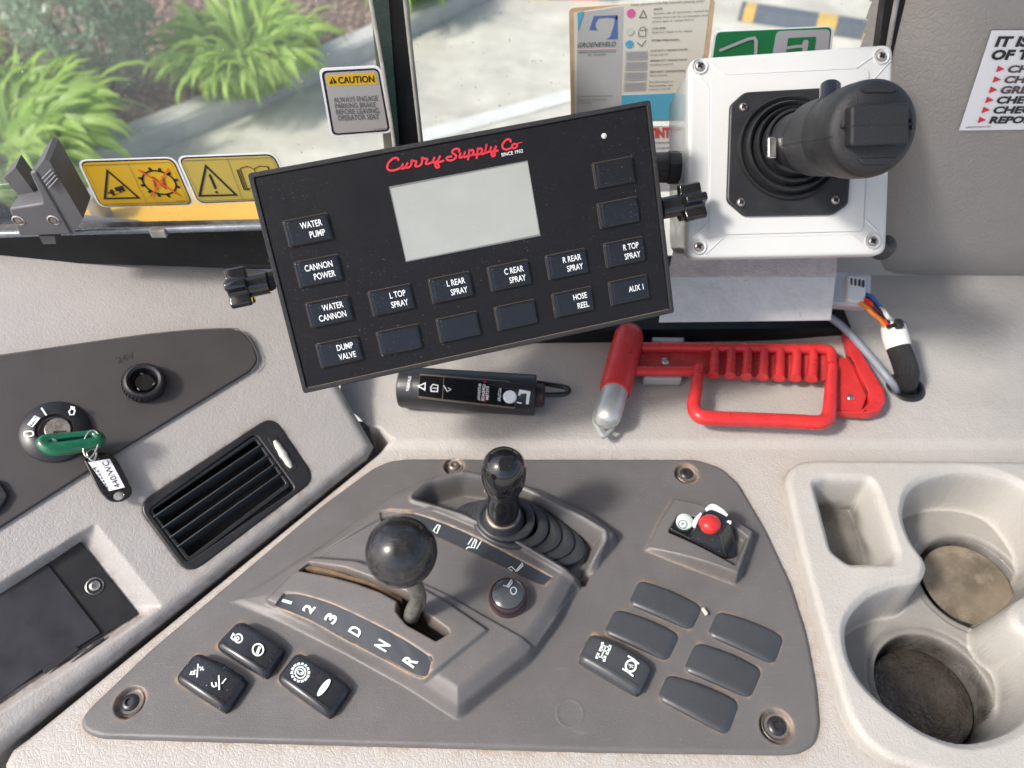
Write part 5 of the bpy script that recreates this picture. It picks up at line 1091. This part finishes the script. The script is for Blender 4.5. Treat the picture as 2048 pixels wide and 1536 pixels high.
# black bolt by the trim
bb=cam_pt(1762,497,.60); tag(add('black_stud',lathe([(.009,-.012),(.009,.002),(.007,.006),(0,.007)],28,M=frame(bb,(-.5,-.6,.3))),RUBB),'black stud beside the lower right corner of the white box','stud')
# =================================================================== PILLAR TRIM
tp_px=[(1806,-160),(1800,0),(1772,120),(1748,220),(1724,380),(1706,490),(1706,560),(1724,592),(1770,606),(1900,608),(2300,610),(2600,-160)]
tpo=rnd(TRIMP.uv(tp_px),.004,3)
def trimf(U,V):
    d=sdf(tpo,U,V); 
    lf=np.clip(-d,0,.075)/.075; H=-.030*(1-lf)**2.2
    R=.008; x=np.clip(-d,0,R); H-=(R-np.sqrt(np.maximum(R*R-(R-x)**2,0)))
    H=np.where(d>-.0005,H-.006*ramp(-.0005,.002,d),H)
    return H,(d<.0035),.0*U
TRM=mat('grey_pillar_trim',(.30,.28,.262),.40,leather=210,bump=.30,bdist=.0008,var=.10,varscale=10,spec=.5)
tag(hf('pillar_trim',TRIMP,tpo[:,0].min()-.002,.40,tpo[:,1].min()-.002,.42,.0018,trimf,TRM),'grey leather-grained pillar trim filling the upper right corner','trim',kind='structure')
cw=thing('corner_cover','pale beige moulding between the white box and the grey trim','moulding',cam_pt(1720,560,.60))
cv=Plane((0,.541,CZ-.45),(0,-1,0),(1,0,0))
add('moulding_face',plate(rnd(cv.uv([(1640,440),(1830,440),(1830,640),(1640,640)]),.004),-.012,0,.003,P=cv,smooth=True,seg=4),DECK,cw)
# sticker on trim
zr=lambda pts: Zp(pts,6.4,1860,40)
TS=Plane(TRIMP.O,TRIMP.N,TRIMP.U)
S=sticker('checklist_sticker','white safety checklist sticker with black italic capitals and red arrows, cut by the right edge',TS,zr([(790,135),(2400,120),(2100,1390),(370,1415)]),.0012,WHST,.0005)
h=.0018
tl=[('IT IS THE JOB',(825,338),(2200,328),215),('OF THE USER TO',(775,505),(2450,493),388)]
for s_,a,b,t in tl: add('heading',text3(s_,TS,*zr([a,b,(a[0]+30,t)]),h,.05,shear=.12),INKK,S)
GB=mat('brown_grey_ink',(.10,.07,.065),.5)
for s_,ax_,y,t,k in (('CHECK OIL',985,672,585,1020),('CHECK TYRES',940,806,720,1210),('GREASE DAILY',892,940,850,1280),('CHECK WATER',845,1068,982,1270),('CHECK LIGHTS',800,1195,1110,1310),('REPORT FAULTS',750,1322,1238,1330)):
    add('lettering',text3(s_,TS,*zr([(ax_,y),(ax_+k,y-10),(ax_+26,t)]),h,.045,shear=.12),GB if y<1000 else INKK,S)
    add('red_arrow',polyf(TS,zr([(ax_-142,y),(ax_-112,t),(ax_-28,(y+t)/2)]),h),INKR,S)
add('small_print',text3('safetystickers.com',TS,*zr([(458,1385),(780,1372),(460,1362)]),h,.01),GB,S)
# =================================================================== JOYSTICK BOX
jb=thing('joystick_box','white plastic enclosure carrying a black joystick at upper right','enclosure',JB.w((1575,400),-.03))
z3=lambda pts: Zp(pts,3.2,1300,80)
lid=rnd(JB.uv([(1378,116),(1788,87),(1773,509),(1374,517)]),.008,6)
BK=Plane(JB.at(0,0,-.058),JB.N,JB.U)
bk=BK.uv([(1338,190),(1760,165),(1755,505),(1340,512)])
# body loft
l0=rnd(JB.uv([(1381,120),(1784,92),(1770,504),(1378,512)]),.006,4); l1=rnd(bk,.012,4); n=len(l0)
V=[JB.at(u,v,-.008) for u,v in l0]+[BK.at(u,v,0) for u,v in l1]
me=raw(V,[(i,(i+1)%n,n+(i+1)%n,n+i) for i in range(n)]+[tuple(range(n,2*n))]); bm_fix(me); me.shade_smooth()
add('box_body',me,mat('glossy_white_side',(.56,.60,.60),.12,var=.04,varscale=30),jb)
li=rnd(JB.uv(z3([(385,232),(1400,185),(1362,1225),(378,1250)])),.004,5)
add('lid',plate(lid,-.012,0,.0028,P=JB,smooth=True,seg=4),WHT,jb)
add('lid_panel',plate(li,0,.0010,.0004,P=JB,smooth=True),WHT,jb)
GRV=mat('lid_rib_grey',(.60,.61,.61),.4)  # slightly lighter grey for the moulded ribs and screw washers
for q in ([(285,185),(378,315)],[(355,120),(478,222)],[(1320,180),(1432,100)],[(1420,265),(1540,130)],[(378,1170),(288,1255)],[(470,1262),(355,1370)],[(1278,1245),(1425,1345)],[(1378,1150),(1455,1225)]):
    add('moulded_rib',tube([JB.w(p,.0003) for p in z3(q)],.0005,6),GRV,jb)
for q in ([(478,222),(1320,180)],[(478,1262),(1278,1245)],[(378,315),(378,1170)],[(1420,265),(1378,1150)]):
    add('moulded_rib',tube([JB.w(p,.0001) for p in z3(q)],.0004,6),GRV,jb)
SCW=mat('brushed_screw_steel',(.42,.38,.36),.45,.8,var=.4,varscale=200)
for px in z3([(318,168),(1480,105),(311,1322),(1424,1288)]): screw(JB,px,.0006,.0056,GRV,SCW,jb,'cross')
# joystick
js=thing('joystick','black joystick with ribbed rubber bellows and thick moulded grip','joystick',JB.w((1575,305),.001))
bz_=rnd(JB.uv(z3([(595,345),(1090,318),(1230,325),(1275,380),(1270,860),(1255,1060),(1160,1125),(590,1135),(480,1040),(500,430)])),.003,5)
add('flange_plate',plate(bz_,.0008,.0042,.0016,P=JB,smooth=True,seg=3),RUBB,js)
for px in z3([(598,430),(582,1040),(1185,1025),(1165,450)]): screw(JB,px,.0042,.0050,None,SCW,js,'cross')
def bell(px,py,rpx,hh_,m,nm):
    c=JB.uv([(px,py)],hh_)[0]; r=rpx/1500*.52; return c,r
bc0=JB.uv(z3([(878,705)]))[0]
rr=lambda p:p/3.2/1500*.52
prof=[]
add('bellows',lathe([(rr(335),.003),(rr(332),.0062),(rr(322),.0074),(rr(308),.0062),(rr(300),.0048),(rr(292),.0062),(rr(288),.0105),(rr(276),.0122),(rr(262),.0110),(rr(252),.0078),(rr(246),.0086),(rr(242),.0135),(rr(232),.0152),(rr(218),.0142),(rr(208),.0108),(rr(200),.0118),(rr(195),.0165),(rr(186),.0182),(rr(172),.0172),(rr(160),.0140),(rr(140),.020)],72,M=JB.M(*bc0),a=80),mat('bellows_rubber',(.016,.017,.019),.33,grain=900,bump=.15,bdist=.0004,var=.3,varscale=60,speck=.25,spsize=800),js)
g0_=JB.at(*bc0,.018); g1_=cam_pt(1752,256,.405); gax=g1_-g0_; Lg=np.linalg.norm(gax); Mg=frame(g0_,gax,RT*.98-UP*.07+0)
ga=lambda f,r:(r,f*Lg)
add('boot_collar',lathe([ga(-.04,.0180),ga(.0,.0192),ga(.06,.0192),ga(.12,.0180),ga(.16,.0172)],48,M=Mg),RUBB,js)
add('grip',lathe([ga(.08,.0150),ga(.14,.0156),ga(.20,.0152),ga(.24,.0170),ga(.27,.0190),ga(.32,.0200),ga(.60,.0208),ga(.72,.0212),ga(.735,.0224),ga(.80,.0228),ga(.90,.0228),ga(.955,.0223),ga(.985,.0208),ga(1.0,.0180),ga(1.008,.010),ga(1.01,0)],64,M=Mg@Matrix.Diagonal((1.10,1.15,1,1)),a=45),GRIPM,js)
add('grip_band',lathe([ga(.30,.0200),ga(.31,.0203),ga(.58,.0211),ga(.59,.0208)],64,M=Mg@Matrix.Diagonal((1.10,1.15,1,1)),a=50),mat('ribbed_grip_band',(.024,.025,.028),.45,grain=1400,bump=1,bdist=.001,stretch=(1,1,1)),js)
Gt=Plane(np.array(Mg@Vector((0,0,Lg*1.006))),np.array(gax),RT*.995+UP*.04)
add('thumb_button',plate(rnd(Gt.uv(z3([(1285,425),(1655,398),(1650,665),(1280,685)]),.006),.0022,5),-.002,.0070,.0016,P=Gt,smooth=True,seg=4),GRIPM,js)
add('button_split',ribbon(Gt,z3([(1225,555),(1290,550),(1460,545),(1650,538)]),.0003,.0072),INKK,js)
for px in z3([(1237,552),(1682,515),(1684,558)]): add('moulding_pip',lathe([(.0011,-.001),(.0010,.0008),(0,.0012)],12,M=Gt.M(*Gt.uv([px],.001)[0],.0005)),GRIPM,js)
add('cap_flat',plate(rnd(Gt.uv(z3([(1345,300),(1590,300),(1560,340),(1370,342)]),0),.002),-.0040,.0003,.0008,P=Gt,smooth=True),GRIPM,js)
add('cap_flat',plate(rnd(Gt.uv(z3([(1330,752),(1585,748),(1550,800),(1360,802)]),0),.002),-.0040,.0003,.0008,P=Gt,smooth=True),GRIPM,js)
sb0=cam_pt(1657,215,.447); sb1=cam_pt(1661,172,.450)
add('trigger_button',lathe([(.0060,-.006),(.0060,np.linalg.norm(sb1-sb0)),(.0052,np.linalg.norm(sb1-sb0)+.001),(0,np.linalg.norm(sb1-sb0)+.001)],24,M=frame(sb0,sb1-sb0)),GLOSSB,js)
add('mould_seam',tube([np.array((Mg@Matrix.Diagonal((1.10,1.15,1,1)))@Vector((-r__*math.cos(.25),-r__*math.sin(.25),f__*Lg))) for f__,r__ in ((.3,.0203),(.45,.0206),(.6,.0211),(.72,.0213),(.74,.0225),(.8,.0229),(.9,.0229),(.955,.0224),(.985,.0209))],.0003,6),GRIPM,js)
clp=[JB.at(bc0[0]+.0207*math.cos(a),bc0[1]+.0207*math.sin(a),.0205) for a in np.linspace(0,2*math.pi,30,endpoint=False)]
add('cable_tie',tube(clp,.0012,6,closed=True,sub=2),INKK,js)
add('tie_head',box3(frame(cam_pt(1543,296,.497),JB.N),.006,.014,.004,.001),STEEL,js)
# =================================================================== KEYPAD BOX
kbx=thing('keypad_box','black keypad control box with grey screen and red script logo, in front of the windscreen','control box',CB.w((930,500),-.03))
face=CB.uv([(495,347),(1300,200),(1348,625),(607,787)])
c0_=face.mean(0); out_=rnd(face,.0020,4); 
d_=face-c0_; inn=rnd(c0_+d_*(1-np.array([[.0030/abs(x[0]),.0030/abs(x[1])] for x in d_])),.0012,3)
add('enclosure',plate(out_,-.034,-.0012,.0012,P=CB,smooth=True),BLKR,kbx)
add('rim',plate(out_,-.0012,.0010,.0007,holes=[inn],P=CB,smooth=True),BLKR,kbx)
add('membrane_face',plate(c0_+d_*(1-np.array([[.0034/abs(x[0]),.0034/abs(x[1])] for x in d_])),-.0011,.0001,.0002,P=CB),BLKM,kbx)
add('dust_line',ribbon(CB,(c0_+d_*(1-np.array([[.0031/abs(x[0]),.0031/abs(x[1])] for x in d_])))[[3,2]],.0004,.0003,px=False),mat('faint_dust',(.24,.18,.12),.9,speck=.8,spsize=400),kbx)
sc_px=[(779,375),(1055,322),(1080,470),(812,523)]
add('screen',plate(CB.uv(sc_px),.0001,.0004,.0001,P=CB),LCD,kbx)
add('screen_edge_shade',ribbon(CB,sc_px,.0007,.0005,True),mat('screen_edge',(.16,.165,.16),.3),kbx)  # flat grey outline painting the recess shading around the screen
add('indicator_light',lathe([(.0018,0),(.0017,.0006),(.0009,.0011),(0,.0012)],20,M=CB.M(*CB.uv([(1208,272)])[0],.0)),mat('clear_led',(.55,.52,.50),.2),kbx)
zlg=lambda pts: Zp(pts,6.206,750,270)
LG=[[(290,312),(285,292),(258,284),(215,298),(170,345),(152,398),(172,434),(225,440),(290,420),(330,400)],[(345,362),(328,410),(352,415),(388,382)],[(404,348),(384,400),(408,404),(442,382),(462,312)],[(448,322),(480,322),(514,332),(498,382),(530,388),(575,362),(590,278)],[(578,290),(612,292),(650,300),(630,352),(662,358),(712,332)],[(738,280),(720,332),(742,343),(782,312)],[(806,264),(776,340),(796,392),(768,404),(748,380),(772,350),(850,318)],
 [(1040,206),(1046,182),(1012,170),(968,190),(962,222),(1004,250),(1000,285),(950,314),(902,310),(887,286),(920,270),(950,266)],[(1062,225),(1048,274),(1068,280),(1102,252)],[(1116,212),(1102,268),(1127,272),(1160,250)],[(1172,186),(1156,304)],[(1168,204),(1208,184),(1224,212),(1200,248),(1166,260)],[(1200,250),(1258,240)],[(1278,164),(1262,288)],[(1272,184),(1314,166),(1330,194),(1306,232),(1270,246)],[(1306,236),(1360,222),(1385,118)],[(1386,120),(1370,214),(1402,212),(1428,196)],[(1442,150),(1430,202),(1452,212),(1482,184)],[(1502,140),(1480,214),(1490,248),(1462,264),(1446,240),(1482,214),(1526,190)],
 [(1684,84),(1678,60),(1640,54),(1600,90),(1580,130),(1592,168),(1632,180),(1695,160)],[(1738,108),(1706,124),(1704,154),(1736,164),(1764,138),(1758,112)]]
add('logo_script',join([ribbon(CB,zlg(q),.00122,.0004,sm=True) for q in LG]+[ribbon(CB,zlg([(1745,112),(1825,90)]),.0005,.0004)]),INKR,kbx)
add('logo_tagline',text3('SINCE 1932',CB,*zlg([(1573,268),(1838,215),(1566,226)]),.0004,.005),INKW,kbx)
btn=[('WATER PUMP',(616,460)),('CANNON POWER',(637,542)),('WATER CANNON',(659,623)),('DUMP VALVE',(679,704)),('L TOP SPRAY',(783,600)),('L REAR SPRAY',(902,575)),('C REAR SPRAY',(1019,551)),('R REAR SPRAY',(1134,528)),('R TOP SPRAY',(1249,504)),('',(1228,345)),('',(1237,425)),('',(799,680)),('',(917,654)),('',(1032,630)),('HOSE REEL',(1146,604)),('AUX 1',(1258,580))]
DUSTB=mat('button_edge_dust',(.055,.043,.032),.9,speck=.8,spsize=420)
bw,bh=.0262,.0152; lines_of={'L TOP SPRAY':('L TOP','SPRAY'),'L REAR SPRAY':('L REAR','SPRAY'),'C REAR SPRAY':('C REAR','SPRAY'),'R REAR SPRAY':('R REAR','SPRAY'),'R TOP SPRAY':('R TOP','SPRAY'),'AUX 1':('AUX 1',)}
ang=0
m_sur=plate(rect(0,0,bw+.0010,bh+.0010,.0012),0,.0004,.0002); m_cap=plate(rect(0,0,bw,bh,.0014,4),-.001,.0020,.0007,smooth=True,seg=3)
m_led=plate(rect(0,0,bw-.0032,bh-.0020,.0010,4),.0016,.0024,.0003,smooth=True,seg=2)
for m_,mm in ((m_sur,DUSTB),(m_cap,GLOSSB),(m_led,KEYB)): m_.materials.append(mm)
for s_,px in btn:
    u,v=CB.uv([px],.001)[0]; 
    M=CB.M(u,v,.0001); o=add('button',m_cap,None,kbx,M=M)
    o['label']=('button marked '+s_) if s_ else 'unmarked black button'
    add('button_gap',m_sur,None,o,M=M); add('button_film',m_led,None,o,M=CB.M(u+.0006,v+.0002,.0001))
    if s_:
        ln_=lines_of.get(s_) or tuple(s_.split(' ')); ch=.0038; k=.0027
        for i,t_ in enumerate(ln_):
            c_,f_,H_=text_geo(t_,.010); wid=(c_[:,0].max()-c_[:,0].min())/H_*ch*.70
            xr=u+bw*.5-.0036; yb=v+(.0012 if i==0 else -.0048) if len(ln_)>1 else v-.0012
            if s_ in('WATER PUMP','WATER CANNON','CANNON POWER','DUMP VALVE'): xr-=.0002
            if i==1: xr+=.0004
            add('lettering',text3(t_,CB,(xr-wid,yb),(xr,yb),(xr-wid,yb+ch),.0027,.010,px=False),INKW,o)
# side knobs
def star(c,axis,x,r,L_,parent,nm='clamp_knob'):
    t=np.linspace(0,2*np.pi,60,endpoint=False); rad=r*(.80+.20*np.clip(np.cos(5*t)*1.6,-1,1)); q=np.stack([rad*np.cos(t),rad*np.sin(t)],1)
    M=frame(c,axis,x); k=add(nm,plate(q,0,L_,.0012,P=M,smooth=True,seg=3),GLOSSB,parent)
    add('knob_shank',lathe([(r*.55,-L_*.9),(r*.55,.001)],24,M=M),GLOSSB,k)
star(CB.w((1360,410),-.014),CB.U,CB.V,.0130,.0150,kbx); star(CB.w((500,572),-.014),-CB.U,CB.V,.0130,.0130,kbx)
# yoke bracket and arm behind the box
c1=CB.w((1322,412),-.016); c2=CB.w((545,566),-.016); back=-CB.N*.055
add('yoke',tube([c1+CB.U*.002,c1+CB.U*.002+back*.8,c1*.75+c2*.25+back*1.25,(c1+c2)/2+back*1.3,c1*.25+c2*.75+back*1.25,c2-CB.U*.002+back*.8,c2-CB.U*.002],.005,10,sub=5),BLK,kbx)
ma=thing('mounting_arm','black ball mount arm joining the keypad box to the window frame','mounting arm',cam_pt(1330,335,.56))
q0=(c1+c2)/2+back*1.3; q1=cam_pt(1290,335,.565)
add('arm_tube',tube([q0,(q0+q1)/2+np.array([0,.01,-.02]),q1,q1+np.array([-.01,.05,-.10]),q1+np.array([-.01,.06,-.20])],.009,14),BLK,ma)
add('ball_socket',lathe([(.0105,-.03),(.0110,.0),(.0116,.012),(.0116,.0125)],32,M=frame(cam_pt(1322,335,.56),RT)),RUBB,ma)
add('socket_cap',lathe([(.0120,.0),(.0122,.005),(.0118,.0095),(.010,.0105),(0,.0105)],8,M=frame(cam_pt(1336,335,.556),RT),a=20),BLK,ma)
